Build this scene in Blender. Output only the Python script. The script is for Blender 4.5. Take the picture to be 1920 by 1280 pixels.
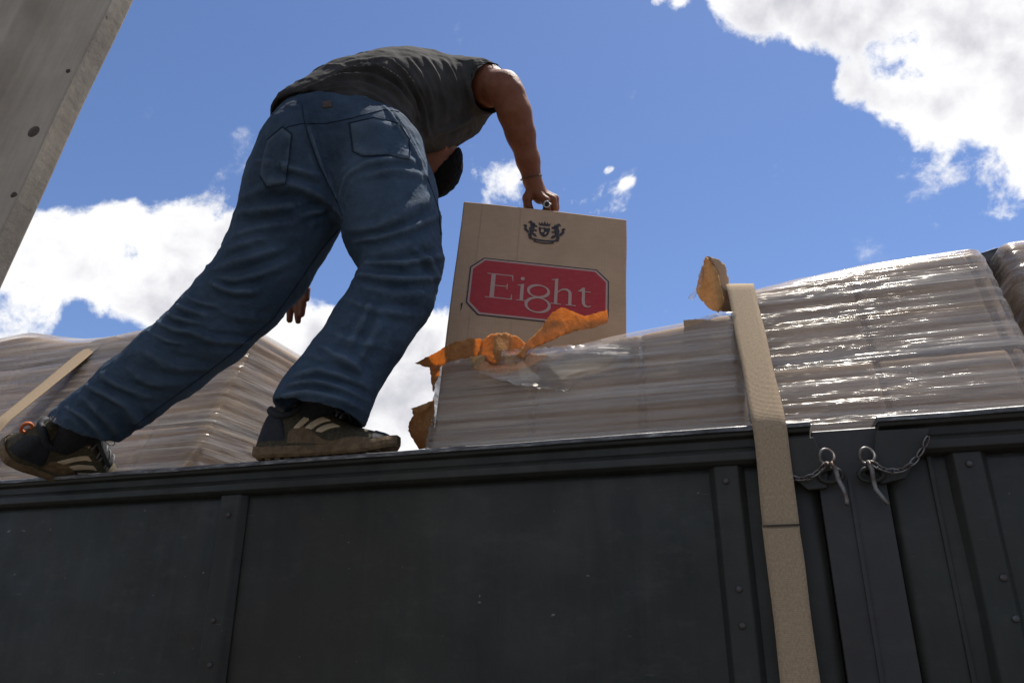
import bpy, bmesh, math, random
import numpy as np
from math import radians, sin, cos, pi
from mathutils import Vector, Matrix
from mathutils.bvhtree import BVHTree
from mathutils.geometry import delaunay_2d_cdt

for o in list(bpy.data.objects):
    bpy.data.objects.remove(o)
scene = bpy.context.scene
col = scene.collection

# ------------------------------------------------------------------ camera
PITCH = radians(21.0)
CAM_Z = 1.65
FPX = 1387.0                      # focal length in photograph pixels (1920 wide)
cam_data = bpy.data.cameras.new('camera')
cam_data.sensor_width = 36.0
cam_data.lens = 36.0 * FPX / 1920.0
cam_data.clip_start = 0.02
cam_data.clip_end = 3000.0
cam = bpy.data.objects.new('camera', cam_data)
cam.location = (0, 0, CAM_Z)
cam.rotation_euler = (pi / 2 + PITCH, 0, 0)
col.objects.link(cam)
scene.camera = cam

# ------------------------------------------------------------------ sun, exposure
SUN_AZ, SUN_EL = radians(44.0), radians(69.0)
sun_dir = Vector((sin(SUN_AZ) * cos(SUN_EL), cos(SUN_AZ) * cos(SUN_EL), sin(SUN_EL)))
sd = bpy.data.lights.new('sun', 'SUN')
sd.energy = 5.0
sd.angle = radians(0.53)
sd.color = (1.0, 0.95, 0.87)
sun = bpy.data.objects.new('sun', sd)
sun.rotation_euler = sun_dir.to_track_quat('Z', 'Y').to_euler()
sun.location = (0, 0, 30)
col.objects.link(sun)
scene.view_settings.view_transform = 'Standard'
scene.view_settings.look = 'None'
scene.view_settings.exposure = 0.8
scene.view_settings.gamma = 1.0
scene.view_settings.use_curve_mapping = False


def ray(px, py):
    u = (px - 960.0) / FPX
    v = (640.0 - py) / FPX
    return np.array([u, cos(PITCH) - v * sin(PITCH), sin(PITCH) + v * cos(PITCH)])


def at(px, py, D):
    """point of the place seen in direction (px, py) at depth D metres"""
    return ray(px, py) * D + np.array([0, 0, CAM_Z])


# ------------------------------------------------------------------ world: sky and clouds
world = bpy.data.worlds.new('World')
scene.world = world
world.use_nodes = True
wn, wl = world.node_tree.nodes, world.node_tree.links
wn.clear()


def N(nodes, typ, **kw):
    n = nodes.new(typ)
    for k, v in kw.items():
        if k == 'inp':
            for i, val in v.items():
                n.inputs[i].default_value = val
        else:
            setattr(n, k, v)
    return n


def build_world():
    out = N(wn, 'ShaderNodeOutputWorld')
    bg = N(wn, 'ShaderNodeBackground')
    bg.inputs['Strength'].default_value = 0.067
    sky = N(wn, 'ShaderNodeTexSky', sky_type='NISHITA', sun_disc=False, sun_elevation=SUN_EL,
            sun_rotation=SUN_AZ, altitude=600.0, air_density=1.0, dust_density=0.35, ozone_density=2.2)
    tc = N(wn, 'ShaderNodeTexCoord')

    def math_(op, a, b=None, c=None, clamp=False):
        m = N(wn, 'ShaderNodeMath', operation=op, use_clamp=clamp)
        for i, x in enumerate((a, b, c)):
            if x is None:
                continue
            if isinstance(x, (int, float)):
                m.inputs[i].default_value = x
            else:
                wl.new(x, m.inputs[i])
        return m.outputs[0]

    def noise(vec, scale, detail, rough, dist=0.0, lac=2.0):
        n = N(wn, 'ShaderNodeTexNoise')
        n.inputs['Scale'].default_value = scale
        n.inputs['Detail'].default_value = detail
        n.inputs['Roughness'].default_value = rough
        n.inputs['Lacunarity'].default_value = lac
        n.inputs['Distortion'].default_value = dist
        wl.new(vec, n.inputs['Vector'])
        return n

    def vadd(a, b):
        v = N(wn, 'ShaderNodeVectorMath', operation='ADD')
        wl.new(a, v.inputs[0])
        if isinstance(b, (tuple, list)):
            v.inputs[1].default_value = b
        else:
            wl.new(b, v.inputs[1])
        return v.outputs[0]

    d = tc.outputs['Generated']
    # warp so that cloud outlines billow
    w1 = noise(d, 5.0, 3, 0.5)
    ws = N(wn, 'ShaderNodeVectorMath', operation='MULTIPLY_ADD')
    wl.new(w1.outputs['Color'], ws.inputs[0])
    ws.inputs[1].default_value = (0.07, 0.07, 0.07)
    ws.inputs[2].default_value = (-0.035, -0.035, -0.035)
    dw = vadd(d, ws.outputs[0])

    blobs = []
    for px, py, r, w in CLOUDS:
        v = ray(px, py)
        v = v / np.linalg.norm(v)
        blobs.append((v, r / FPX, w))
    rnd = random.Random(11)
    for i in range(22):
        az = rnd.uniform(-pi, pi)
        el = radians(rnd.uniform(6, 60))
        v = np.array([sin(az) * cos(el), cos(az) * cos(el), sin(el)])
        if abs(az) < radians(50):
            continue
        blobs.append((v, rnd.uniform(.14, .28), rnd.uniform(.7, 1.0)))

    def field(vec):
        tot = None
        neg = None
        for v, r, w in blobs:
            dn = N(wn, 'ShaderNodeVectorMath', operation='DISTANCE')
            wl.new(vec, dn.inputs[0])
            dn.inputs[1].default_value = tuple(v)
            mr = N(wn, 'ShaderNodeMapRange', interpolation_type='SMOOTHSTEP')
            mr.inputs['From Min'].default_value = r * 1.35
            mr.inputs['From Max'].default_value = r * 0.25
            mr.inputs['To Min'].default_value = 0.0
            mr.inputs['To Max'].default_value = abs(w)
            wl.new(dn.outputs['Value'], mr.inputs['Value'])
            if w > 0:
                tot = mr.outputs[0] if tot is None else math_('ADD', tot, mr.outputs[0])
            else:
                neg = mr.outputs[0] if neg is None else math_('MAXIMUM', neg, mr.outputs[0])
        tot = math_('MULTIPLY', math_('SUBTRACT', 1.0, math_('EXPONENT', math_('MULTIPLY', tot, -1.3))), 1.2)
        if neg is not None:
            tot = math_('SUBTRACT', tot, neg)
        return tot

    base = field(dw)
    n1 = noise(dw, 8.0, 8, 0.64)
    n2 = noise(vadd(dw, (3.1, 1.7, 5.2)), 30.0, 4, 0.62)
    # density = shape of the mass broken up by turbulence
    t1 = math_('MULTIPLY_ADD', n1.outputs['Fac'], 2.1, -1.05)
    t2 = math_('MULTIPLY_ADD', n2.outputs['Fac'], 0.75, -0.375)
    dens = math_('ADD', math_('ADD', base, t1), t2)
    gate = N(wn, 'ShaderNodeMapRange', interpolation_type='SMOOTHSTEP')
    gate.inputs['From Min'].default_value = 0.04
    gate.inputs['From Max'].default_value = 0.34
    wl.new(math_('ADD', base, math_('ADD', math_('MULTIPLY', t1, .25), math_('MULTIPLY', t2, .45))), gate.inputs['Value'])
    mask = N(wn, 'ShaderNodeMapRange', interpolation_type='SMOOTHSTEP')
    mask.inputs['From Min'].default_value = 0.30
    mask.inputs['From Max'].default_value = 0.66
    wl.new(dens, mask.inputs['Value'])
    alpha = math_('MULTIPLY', mask.outputs[0], gate.outputs[0], clamp=True)
    # billows: brighter where the cloud thins out towards the sun, greyer in its depth
    sv = Vector((0.0, 0.25, 0.97)) * 0.045
    ra = noise(dw, 6.5, 3, 0.5)
    rb = noise(vadd(dw, tuple(sv)), 6.5, 3, 0.5)
    relief = math_('SUBTRACT', ra.outputs['Fac'], rb.outputs['Fac'])
    thick = N(wn, 'ShaderNodeMapRange', interpolation_type='SMOOTHSTEP')
    thick.inputs['From Min'].default_value = 0.55
    thick.inputs['From Max'].default_value = 1.75
    wl.new(math_('ADD', dens, math_('MULTIPLY', relief, -3.4)), thick.inputs['Value'])
    cr = N(wn, 'ShaderNodeMix', data_type='RGBA')
    cr.inputs['A'].default_value = (9.0, 9.0, 9.1, 1)
    cr.inputs['B'].default_value = (5.3, 5.3, 5.8, 1)
    wl.new(thick.outputs[0], cr.inputs['Factor'])
    skc = N(wn, 'ShaderNodeMix', data_type='RGBA', blend_type='MULTIPLY')
    skc.inputs['Factor'].default_value = 1.0
    skc.inputs['B'].default_value = SKY_TINT
    wl.new(sky.outputs[0], skc.inputs['A'])
    mx = N(wn, 'ShaderNodeMix', data_type='RGBA')
    wl.new(alpha, mx.inputs['Factor'])
    wl.new(skc.outputs['Result'], mx.inputs['A'])
    wl.new(cr.outputs['Result'], mx.inputs['B'])
    wl.new(mx.outputs['Result'], bg.inputs['Color'])
    wl.new(bg.outputs[0], out.inputs['Surface'])


SKY_TINT = (0.97, 1.03, 1.22, 1)
CLOUDS = [
    # cumulus bank low on the left
    (110, 470, 80, .8), (200, 455, 80, .9), (300, 455, 85, .95), (400, 460, 85, .9), (260, 520, 90, .8),
    (370, 545, 80, .75), (80, 575, 40, .4), (110, 400, 26, .4), (480, 530, 90, .9), (180, 575, 50, .35), (300, 600, 50, .35),
    (560, 640, 70, .9), (650, 690, 110, 1.0), (740, 700, 110, 1.0), (700, 800, 140, 1.1), (830, 650, 80, .8),
    (560, 740, 120, 1.0), (830, 800, 110, 1.0), (400, 690, 110, .6), (940, 780, 100, .8),
    # mass at the upper right
    (1890, 0, 150, 1.0), (1840, 80, 105, .85), (1890, 140, 90, .85), (1790, 165, 70, .75), (1700, 190, 65, .75),
    (1625, 170, 52, .74), (1575, 165, 34, .55), (1740, 250, 34, .55), (1850, 215, 48, .65), (1905, 205, 50, .68),
    (1640, 15, 80, .9), (1560, 25, 75, .85), (1460, 5, 70, .85), (1375, 8, 50, .72), (1270, -8, 40, .55), (1520, 70, 36, .55), (1590, 85, 36, .55),
    (1730, 30, 70, .7), (2050, 120, 240, 1.0), (1700, -140, 200, 1.0), (1450, -120, 140, .8), (1225, 8, 18, .4), (1640, 90, 24, .4), (1650, 125, 22, .4),
    (2300, 300, 200, .9), (-200, 520, 200, 1.0), (-450, 420, 220, .9),
    (1690, 78, 44, -.45), (1720, 155, 40, -.40), (1660, 115, 40, -.40), (1745, 110, 30, -.3), (150, 600, 46, -.35), (30, 570, 56, -.45), (195, 620, 46, -.35), (1600, 60, 30, -.25), (240, 480, 30, -.2),
    # small wisps
    (945, 350, 60, .30), (1150, 388, 50, .29), (1078, 362, 36, .24), (1142, 318, 10, .3), (1182, 350, 14, .26),
]
build_world()
scene.cycles.max_bounces = 7
scene.cycles.diffuse_bounces = 3
scene.cycles.glossy_bounces = 3
scene.cycles.transparent_max_bounces = 10
world.cycles.sampling_method = 'NONE'

# ------------------------------------------------------------------ helpers
def tag(o, label=None, cat=None, group=None, kind=None):
    if label: o['label'] = label
    if cat: o['category'] = cat
    if group: o['group'] = group
    if kind: o['kind'] = kind
    return o


def empty(name, loc, rz=0.0):
    o = bpy.data.objects.new(name, None)
    o.location = loc
    o.rotation_euler = (0, 0, rz)
    o.empty_display_size = 0.1
    col.objects.link(o)
    return o


def link_mesh(name, verts, faces, mat, parent=None, smooth=False, world_space=False):
    me = bpy.data.meshes.new(name)
    me.from_pydata([tuple(map(float, v)) for v in verts], [], [tuple(map(int, f)) for f in faces])
    me.update()
    if smooth:
        me.polygons.foreach_set('use_smooth', [True] * len(me.polygons))
    me.materials.append(mat)
    o = bpy.data.objects.new(name, me)
    col.objects.link(o)
    put(o, parent, world_space)
    return o


def put(o, parent, world_space=False):
    if parent is not None:
        o.parent = parent
        if world_space:
            bpy.context.view_layer.update()
            o.matrix_parent_inverse = parent.matrix_world.inverted()


class MB:
    """collects simple solids into one mesh"""
    def __init__(s):
        s.v, s.f = [], []

    def add(s, v, f):
        n = len(s.v)
        s.v += [tuple(map(float, x)) for x in v]
        s.f += [tuple(n + i for i in q) for q in f]

    def box(s, lo, hi):
        x0, y0, z0 = lo
        x1, y1, z1 = hi
        s.add([(x0, y0, z0), (x1, y0, z0), (x1, y1, z0), (x0, y1, z0), (x0, y0, z1), (x1, y0, z1), (x1, y1, z1), (x0, y1, z1)],
              [(3, 2, 1, 0), (4, 5, 6, 7), (0, 1, 5, 4), (1, 2, 6, 5), (2, 3, 7, 6), (3, 0, 4, 7)])

    def prism(s, poly, a, b):
        """polygon in (w,z) extruded along u from a to b"""
        n = len(poly)
        v = [(a, p[0], p[1]) for p in poly] + [(b, p[0], p[1]) for p in poly]
        f = [(i, (i + 1) % n, n + (i + 1) % n, n + i) for i in range(n)]
        f += [tuple(range(n))[::-1], tuple(range(n, 2 * n))]
        s.add(v, f)

    def tube(s, pts, r, seg=8, closed=False):
        pts = [Vector(p) for p in pts]
        n = len(pts)
        rr = r if isinstance(r, (list, tuple)) else [r] * n
        up = Vector((0.13, 0.31, 0.94))
        base = len(s.v)
        prev = None
        for i, p in enumerate(pts):
            if closed:
                t = (pts[(i + 1) % n] - pts[i - 1])
            else:
                t = pts[min(i + 1, n - 1)] - pts[max(i - 1, 0)]
            t.normalize()
            if prev is None:
                x = t.orthogonal().normalized()
            else:
                x = (prev - t * prev.dot(t)).normalized()
            prev = x
            y = t.cross(x)
            for k in range(seg):
                a = 2 * pi * k / seg
                q = p + x * (cos(a) * rr[i]) + y * (sin(a) * rr[i])
                s.v.append(tuple(q))
        m = n if closed else n - 1
        for i in range(m):
            j = (i + 1) % n
            for k in range(seg):
                l = (k + 1) % seg
                s.f.append((base + i * seg + k, base + i * seg + l, base + j * seg + l, base + j * seg + k))
        if not closed:
            s.f.append(tuple(base + k for k in range(seg))[::-1])
            s.f.append(tuple(base + (n - 1) * seg + k for k in range(seg)))

    def build(s, name, mat, parent=None, smooth=False, bevel=0.0, world_space=False, auto=None):
        o = link_mesh(name, s.v, s.f, mat, parent, smooth, world_space)
        bm = bmesh.new()
        bm.from_mesh(o.data)
        bmesh.ops.recalc_face_normals(bm, faces=bm.faces)
        bm.to_mesh(o.data)
        bm.free()
        if bevel:
            m = o.modifiers.new('bevel', 'BEVEL')
            m.width = bevel
            m.segments = 2
            m.limit_method = 'ANGLE'
        return o


def hash3(ix, iy, iz, seed):
    h = (ix * 374761393 + iy * 668265263 + iz * 2147483647 + seed * 1274126177) & 0xffffffff
    h = ((h ^ (h >> 13)) * 1274126177) & 0xffffffff
    h = (h ^ (h >> 16)) & 0xffffffff
    return h / 4294967295.0


def vnoise(p, seed=0):
    """smooth value noise, -1..1"""
    p = np.asarray(p, dtype=np.float64)
    i = np.floor(p).astype(np.int64)
    f = p - i
    f = f * f * f * (f * (f * 6 - 15) + 10)
    r = 0
    for dx in (0, 1):
        wx = f[:, 0] if dx else 1 - f[:, 0]
        for dy in (0, 1):
            wy = f[:, 1] if dy else 1 - f[:, 1]
            for dz in (0, 1):
                wz = f[:, 2] if dz else 1 - f[:, 2]
                r = r + hash3(i[:, 0] + dx, i[:, 1] + dy, i[:, 2] + dz, seed) * wx * wy * wz
    return r * 2 - 1


def fbm(p, seed=0, oct=4, gain=0.5):
    p = np.asarray(p, dtype=np.float64)
    a, r, t = 1.0, 0, 0
    for k in range(oct):
        r = r + a * vnoise(p * (2 ** k), seed + k * 7)
        t += a
        a *= gain
    return r / t


# ------------------------------------------------------------------ materials
class Mat:
    def __init__(s, name):
        s.m = bpy.data.materials.new(name)
        s.m.use_nodes = True
        s.nt = s.m.node_tree
        s.n, s.l = s.nt.nodes, s.nt.links
        s.n.clear()
        s.out = s.n.new('ShaderNodeOutputMaterial')
        s.tc = s.n.new('ShaderNodeTexCoord')

    def coord(s, scale=(1, 1, 1), src='Object', rot=(0, 0, 0)):
        m = s.n.new('ShaderNodeMapping')
        m.inputs['Scale'].default_value = scale
        m.inputs['Rotation'].default_value = rot
        s.l.new(s.tc.outputs[src], m.inputs['Vector'])
        return m.outputs[0]

    def noise(s, vec, scale=1, detail=4, rough=0.55, dist=0.0):
        n = s.n.new('ShaderNodeTexNoise')
        n.inputs['Scale'].default_value = scale
        n.inputs['Detail'].default_value = detail
        n.inputs['Roughness'].default_value = rough
        n.inputs['Distortion'].default_value = dist
        s.l.new(vec, n.inputs['Vector'])
        return n.outputs['Fac']

    def wave(s, vec, scale, dist=0.0, dscale=1.0, prof='SIN', direction='X'):
        n = s.n.new('ShaderNodeTexWave')
        n.wave_profile = prof
        n.bands_direction = direction
        n.inputs['Scale'].default_value = scale
        n.inputs['Distortion'].default_value = dist
        n.inputs['Detail Scale'].default_value = dscale
        s.l.new(vec, n.inputs['Vector'])
        return n.outputs['Fac']

    def ramp(s, fac, stops):
        n = s.n.new('ShaderNodeValToRGB')
        e = n.color_ramp.elements
        while len(e) < len(stops):
            e.new(0.5)
        for i, (p, c) in enumerate(stops):
            e[i].position = p
            e[i].color = c if len(c) == 4 else (*c, 1)
        s.l.new(fac, n.inputs[0])
        return n.outputs[0]

    def rng(s, fac, a, b, c, d):
        n = s.n.new('ShaderNodeMapRange')
        for k, v in zip(('From Min', 'From Max', 'To Min', 'To Max'), (a, b, c, d)):
            n.inputs[k].default_value = v
        s.l.new(fac, n.inputs['Value'])
        return n.outputs[0]

    def math(s, op, a, b=None, clamp=False):
        n = s.n.new('ShaderNodeMath')
        n.operation = op
        n.use_clamp = clamp
        for i, x in enumerate((a, b)):
            if x is None: continue
            if isinstance(x, (int, float)): n.inputs[i].default_value = x
            else: s.l.new(x, n.inputs[i])
        return n.outputs[0]

    def mix(s, fac, a, b, blend='MIX'):
        n = s.n.new('ShaderNodeMix')
        n.data_type = 'RGBA'
        n.blend_type = blend
        for key, x in (('Factor', fac), ('A', a), ('B', b)):
            if isinstance(x, (int, float)): n.inputs[key].default_value = x
            elif isinstance(x, tuple): n.inputs[key].default_value = x if len(x) == 4 else (*x, 1)
            else: s.l.new(x, n.inputs[key])
        return n.outputs['Result']

    def bump(s, h, strength=0.3, dist=0.01, normal=None):
        n = s.n.new('ShaderNodeBump')
        n.inputs['Strength'].default_value = strength
        n.inputs['Distance'].default_value = dist
        s.l.new(h, n.inputs['Height'])
        if normal is not None: s.l.new(normal, n.inputs['Normal'])
        return n.outputs[0]

    def bsdf(s, color, rough=0.6, metal=0.0, normal=None, spec=0.5, **kw):
        n = s.n.new('ShaderNodeBsdfPrincipled')
        for key, x in (('Base Color', color), ('Roughness', rough), ('Metallic', metal), ('Specular IOR Level', spec)):
            if isinstance(x, (int, float)): n.inputs[key].default_value = x
            elif isinstance(x, tuple): n.inputs[key].default_value = x if len(x) == 4 else (*x, 1)
            else: s.l.new(x, n.inputs[key])
        for key, x in kw.items():
            n.inputs[key.replace('_', ' ')].default_value = x
        if normal is not None: s.l.new(normal, n.inputs['Normal'])
        return n.outputs[0]

    def done(s, shader):
        s.l.new(shader, s.out.inputs['Surface'])
        return s.m


def m_truck_paint(name='dark_truck_paint', c1=(.0105, .0120, .0098), c2=(.0255, .0280, .0222)):
    m = Mat(name)
    o = m.coord()
    n1 = m.noise(o, 3.0, 6, .6)
    n2 = m.noise(m.coord((6, 6, 1.2)), 4, 6, .65)
    c = m.ramp(m.math('ADD', m.math('MULTIPLY', n1, .6), m.math('MULTIPLY', n2, .4)), [(.33, c1), (.68, c2)])
    dust = m.ramp(m.noise(m.coord((1, 1, 2)), 14, 9, .75), [(.52, (0, 0, 0)), (.78, (1, 1, 1))])
    c = m.mix(m.math('MULTIPLY', dust, .30), c, (.085, .078, .066))
    run = m.ramp(m.noise(m.coord((16, 16, .9)), 1.6, 6, .7), [(.50, (0, 0, 0)), (.72, (1, 1, 1))])
    c = m.mix(m.math('MULTIPLY', run, .22), c, (.050, .046, .038))
    blot = m.ramp(m.noise(m.coord((1, 1, 1)), 1.3, 5, .7), [(.46, (0, 0, 0)), (.66, (1, 1, 1))])
    c = m.mix(m.math('MULTIPLY', blot, .55), c, (.032, .023, .018))
    # chips and stone marks, sparse and irregular
    chip = m.ramp(m.noise(m.coord((1, 1, 1.6)), 47, 3, .5), [(.748, (0, 0, 0)), (.768, (1, 1, 1))])
    c = m.mix(m.math('MULTIPLY', chip, .55), c, (.20, .20, .19))
    scr = m.ramp(m.noise(m.coord((3, 3, 46), rot=(.25, .5, .1)), 5, 3, .5), [(.735, (0, 0, 0)), (.765, (1, 1, 1))])
    c = m.mix(m.math('MULTIPLY', scr, .30), c, (.16, .155, .15))
    r = m.rng(m.noise(o, 9, 6, .65), .3, .75, .38, .66)
    b = m.bump(m.noise(o, 2.2, 3, .5), .35, .02)
    b = m.bump(m.noise(o, 160, 3, .6), .10, .002, b)
    return m.done(m.bsdf(c, r, 0, b, .30))


def m_worn_edge():
    m = Mat('worn_rail_edge')
    n = m.noise(m.coord((7, 40, 40)), 3.5, 9, .72)
    c = m.ramp(n, [(.38, (.03, .031, .034)), (.52, (.10, .10, .105)), (.66, (.34, .33, .33))])
    r = m.rng(n, .4, .7, .55, .3)
    mt = m.rng(n, .45, .62, 0, .8)
    return m.done(m.bsdf(c, r, mt, m.bump(m.noise(m.coord((1, 1, 1)), 120, 4, .7), .35, .003)))


def m_metal(name, c, rough, rust=0.35):
    m = Mat(name)
    n = m.noise(m.coord(), 60, 6, .7)
    cc = m.mix(m.math('MULTIPLY', m.ramp(n, [(.45, (0, 0, 0)), (.62, (1, 1, 1))]), rust), c, (.09, .045, .025))
    return m.done(m.bsdf(cc, m.rng(n, .3, .7, rough - .1, rough + .2), .85, m.bump(n, .3, .002)))


def m_strap():
    m = Mat('beige_webbing')
    o = m.coord(src='UV')
    wv = m.wave(m.coord((1, 1, 1), 'UV'), 9.0, .4, 3, direction='X')
    ww = m.wave(m.coord((1, 1, 1), 'UV'), 95.0, .6, 2, direction='Y')
    nn = m.noise(m.coord((7, 90, 1), 'UV'), 2.0, 6, .7)
    c = m.ramp(nn, [(.3, (.26, .185, .115)), (.55, (.34, .25, .158)), (.75, (.42, .325, .215))])
    sp = m.ramp(m.noise(m.coord((16, 260, 1), 'UV'), 1.7, 3, .6), [(.34, (1, 1, 1)), (.44, (0, 0, 0))])
    c = m.mix(m.math('MULTIPLY', sp, .22), c, (.12, .09, .06))
    ln = m.ramp(wv, [(.02, (1, 1, 1)), (.16, (0, 0, 0))])
    c = m.mix(m.math('MULTIPLY', m.math('MULTIPLY', ln, m.rng(ww, .3, .7, .2, 1.0)), .55), c, (.10, .07, .045))
    h = m.math('ADD', m.math('MULTIPLY', wv, .5), m.math('MULTIPLY', ww, .5))
    return m.done(m.bsdf(c, .85, 0, m.bump(h, .5, .0015), .2))


def m_film(name='stretch_film', k=1.0):
    """clear stretch film: see-through, hazy in bands, glossy along the stretch wrinkles"""
    m = Mat(name)
    w = m.noise(m.coord((1, 1, 1)), 2.2, 3, .5)
    s1 = m.noise(m.coord((.9, 2, 52), rot=(0, .03, 0)), 1.0, 5, .62, .35)
    s2 = m.noise(m.coord((1.5, 3, 150), rot=(0, -.05, 0)), 1.0, 5, .66, .5)
    s3 = m.noise(m.coord((1.6, 2.5, 64), rot=(0, .17, 0)), 1.0, 4, .6, .3)
    h = m.math('ADD', m.math('MULTIPLY', s1, .6), m.math('ADD', m.math('MULTIPLY', s2, .28), m.math('MULTIPLY', s3, .35)))
    nrm = m.bump(h, .7, .007)
    nrm = m.bump(w, .3, .03, nrm)
    gl = m.n.new('ShaderNodeBsdfGlossy')
    gl.inputs['Color'].default_value = (.96, .93, .88, 1)
    gl.inputs['Roughness'].default_value = .17
    m.l.new(nrm, gl.inputs['Normal'])
    df = m.n.new('ShaderNodeBsdfDiffuse')
    df.inputs['Color'].default_value = (.56, .53, .50, 1)
    m.l.new(nrm, df.inputs['Normal'])
    tl = m.n.new('ShaderNodeBsdfTranslucent')
    tl.inputs['Color'].default_value = (.55, .53, .5, 1)
    m.l.new(nrm, tl.inputs['Normal'])
    dt = m.n.new('ShaderNodeMixShader'); dt.inputs[0].default_value = .35
    m.l.new(df.outputs[0], dt.inputs[1]); m.l.new(tl.outputs[0], dt.inputs[2])
    tr = m.n.new('ShaderNodeBsdfTransparent')
    tr.inputs['Color'].default_value = (.93, .93, .93, 1)
    haze = m.rng(m.math('ADD', m.math('MULTIPLY', s1, .42), m.math('ADD', m.math('MULTIPLY', s2, .38), m.math('MULTIPLY', s3, .20))), .40, .58, .02, .46)
    band = m.ramp(m.noise(m.coord((.25, .25, 11), rot=(0, .02, 0)), 1.0, 2, .5), [(.44, (0, 0, 0)), (.455, (1, 1, 1)), (.54, (1, 1, 1)), (.555, (.25, .25, .25))])
    haze = m.math('ADD', haze, m.math('MULTIPLY', band, .045), True)
    haze = m.math('MULTIPLY', haze, k)
    a = m.n.new('ShaderNodeMixShader')
    m.l.new(haze, a.inputs[0]); m.l.new(tr.outputs[0], a.inputs[1]); m.l.new(dt.outputs[0], a.inputs[2])
    fr = m.n.new('ShaderNodeFresnel'); fr.inputs['IOR'].default_value = 1.55
    m.l.new(nrm, fr.inputs['Normal'])
    gf = m.math('ADD', m.math('MULTIPLY', fr.outputs[0], .55), m.rng(s2, .44, .62, .0, .045), True)
    gf = m.math('MULTIPLY', gf, m.rng(m.noise(m.coord((2.2, 2.5, 30), rot=(0, .06, 0)), 1.0, 4, .6, .3), .40, .62, .12, 1.15))
    b = m.n.new('ShaderNodeMixShader')
    m.l.new(gf, b.inputs[0]); m.l.new(a.outputs[0], b.inputs[1]); m.l.new(gl.outputs[0], b.inputs[2])
    return m.done(b.outputs[0])


def m_carton(name, dark=1.0, fl=.04):
    m = Mat(name)
    o = m.coord()
    n1 = m.noise(o, 7, 6, .6)
    fib = m.noise(m.coord((30, 30, 160)), 1.0, 4, .6)
    c = m.ramp(n1, [(.3, (.33 * dark, .220 * dark, .138 * dark)), (.7, (.41 * dark, .282 * dark, .180 * dark))])
    c = m.mix(m.math('MULTIPLY', m.rng(fib, .35, .65, 0, 1), .18), c, (.20 * dark, .13 * dark, .08 * dark))
    flute = m.wave(m.coord((1, 1, 1)), 38.0, .5, 1.0, direction='X')
    dent = m.noise(m.coord((2.2, 2.2, 1.2)), 2.0, 3, .5)
    b = m.bump(flute, fl, .003)
    b = m.bump(dent, .5, .02, b)
    return m.done(m.bsdf(c, .78, 0, b, .25))


def m_print(name, c, wear=.25, under=(.30, .205, .135)):
    m = Mat(name)
    n = m.noise(m.coord((14, 14, 60)), 3, 6, .7)
    f = m.math('MULTIPLY', m.ramp(n, [(.45, (0, 0, 0)), (.75, (1, 1, 1))]), wear)
    return m.done(m.bsdf(m.mix(f, c, under), .65, 0, None, .3))


def m_kraft(name='torn_kraft_board', trans=.62):
    """thin torn paper board that glows when the sun is behind it"""
    m = Mat(name)
    n = m.noise(m.coord(), 60, 6, .7)
    c = m.ramp(n, [(.3, (.52, .34, .15)), (.7, (.74, .52, .26))])
    nb = m.bump(m.noise(m.coord(), 45, 6, .7), .9, .010)
    d = m.n.new('ShaderNodeBsdfDiffuse'); t = m.n.new('ShaderNodeBsdfTranslucent')
    m.l.new(c, d.inputs['Color']); m.l.new(nb, d.inputs['Normal'])
    tc = m.mix(1.0, c, (1.0, .70, .36), 'MULTIPLY')
    m.l.new(tc, t.inputs['Color']); m.l.new(nb, t.inputs['Normal'])
    x = m.n.new('ShaderNodeMixShader'); x.inputs[0].default_value = trans
    m.l.new(d.outputs[0], x.inputs[1]); m.l.new(t.outputs[0], x.inputs[2])
    return m.done(x.outputs[0])


def m_simple(name, c, rough=.7, scale=40, var=.25, bump=.2, spec=.4):
    m = Mat(name)
    n = m.noise(m.coord(), scale, 5, .65)
    c0 = tuple(x * (1 - var) for x in c); c1 = tuple(min(1, x * (1 + var)) for x in c)
    return m.done(m.bsdf(m.ramp(n, [(.3, c0), (.7, c1)]), rough, 0, m.bump(n, bump, .003), spec))


def m_concrete():
    m = Mat('yard_concrete')
    o = m.coord()
    n = m.noise(o, .8, 8, .65); n2 = m.noise(o, 30, 6, .7)
    c = m.ramp(m.math('ADD', m.math('MULTIPLY', n, .6), m.math('MULTIPLY', n2, .4)), [(.3, (.060, .056, .050)), (.7, (.11, .10, .09))])
    return m.done(m.bsdf(c, .9, 0, m.bump(n2, .4, .01), .2))


def m_post():
    m = Mat('weathered_beige_steel')
    o = m.coord()
    n = m.noise(o, 5, 7, .65); n2 = m.noise(m.coord((40, 40, 5)), 1.5, 6, .7)
    c = m.ramp(m.math('ADD', m.math('MULTIPLY', n, .55), m.math('MULTIPLY', n2, .45)),
               [(.32, (.23, .185, .14)), (.52, (.31, .26, .20)), (.72, (.39, .34, .275))])
    sp = m.ramp(m.noise(o, 42, 4, .6), [(.70, (0, 0, 0)), (.76, (1, 1, 1))])
    c = m.mix(m.math('MULTIPLY', sp, .6), c, (.07, .045, .035))
    return m.done(m.bsdf(c, .75, 0, m.bump(m.noise(o, 40, 6, .6), .18, .004), .3))


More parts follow.
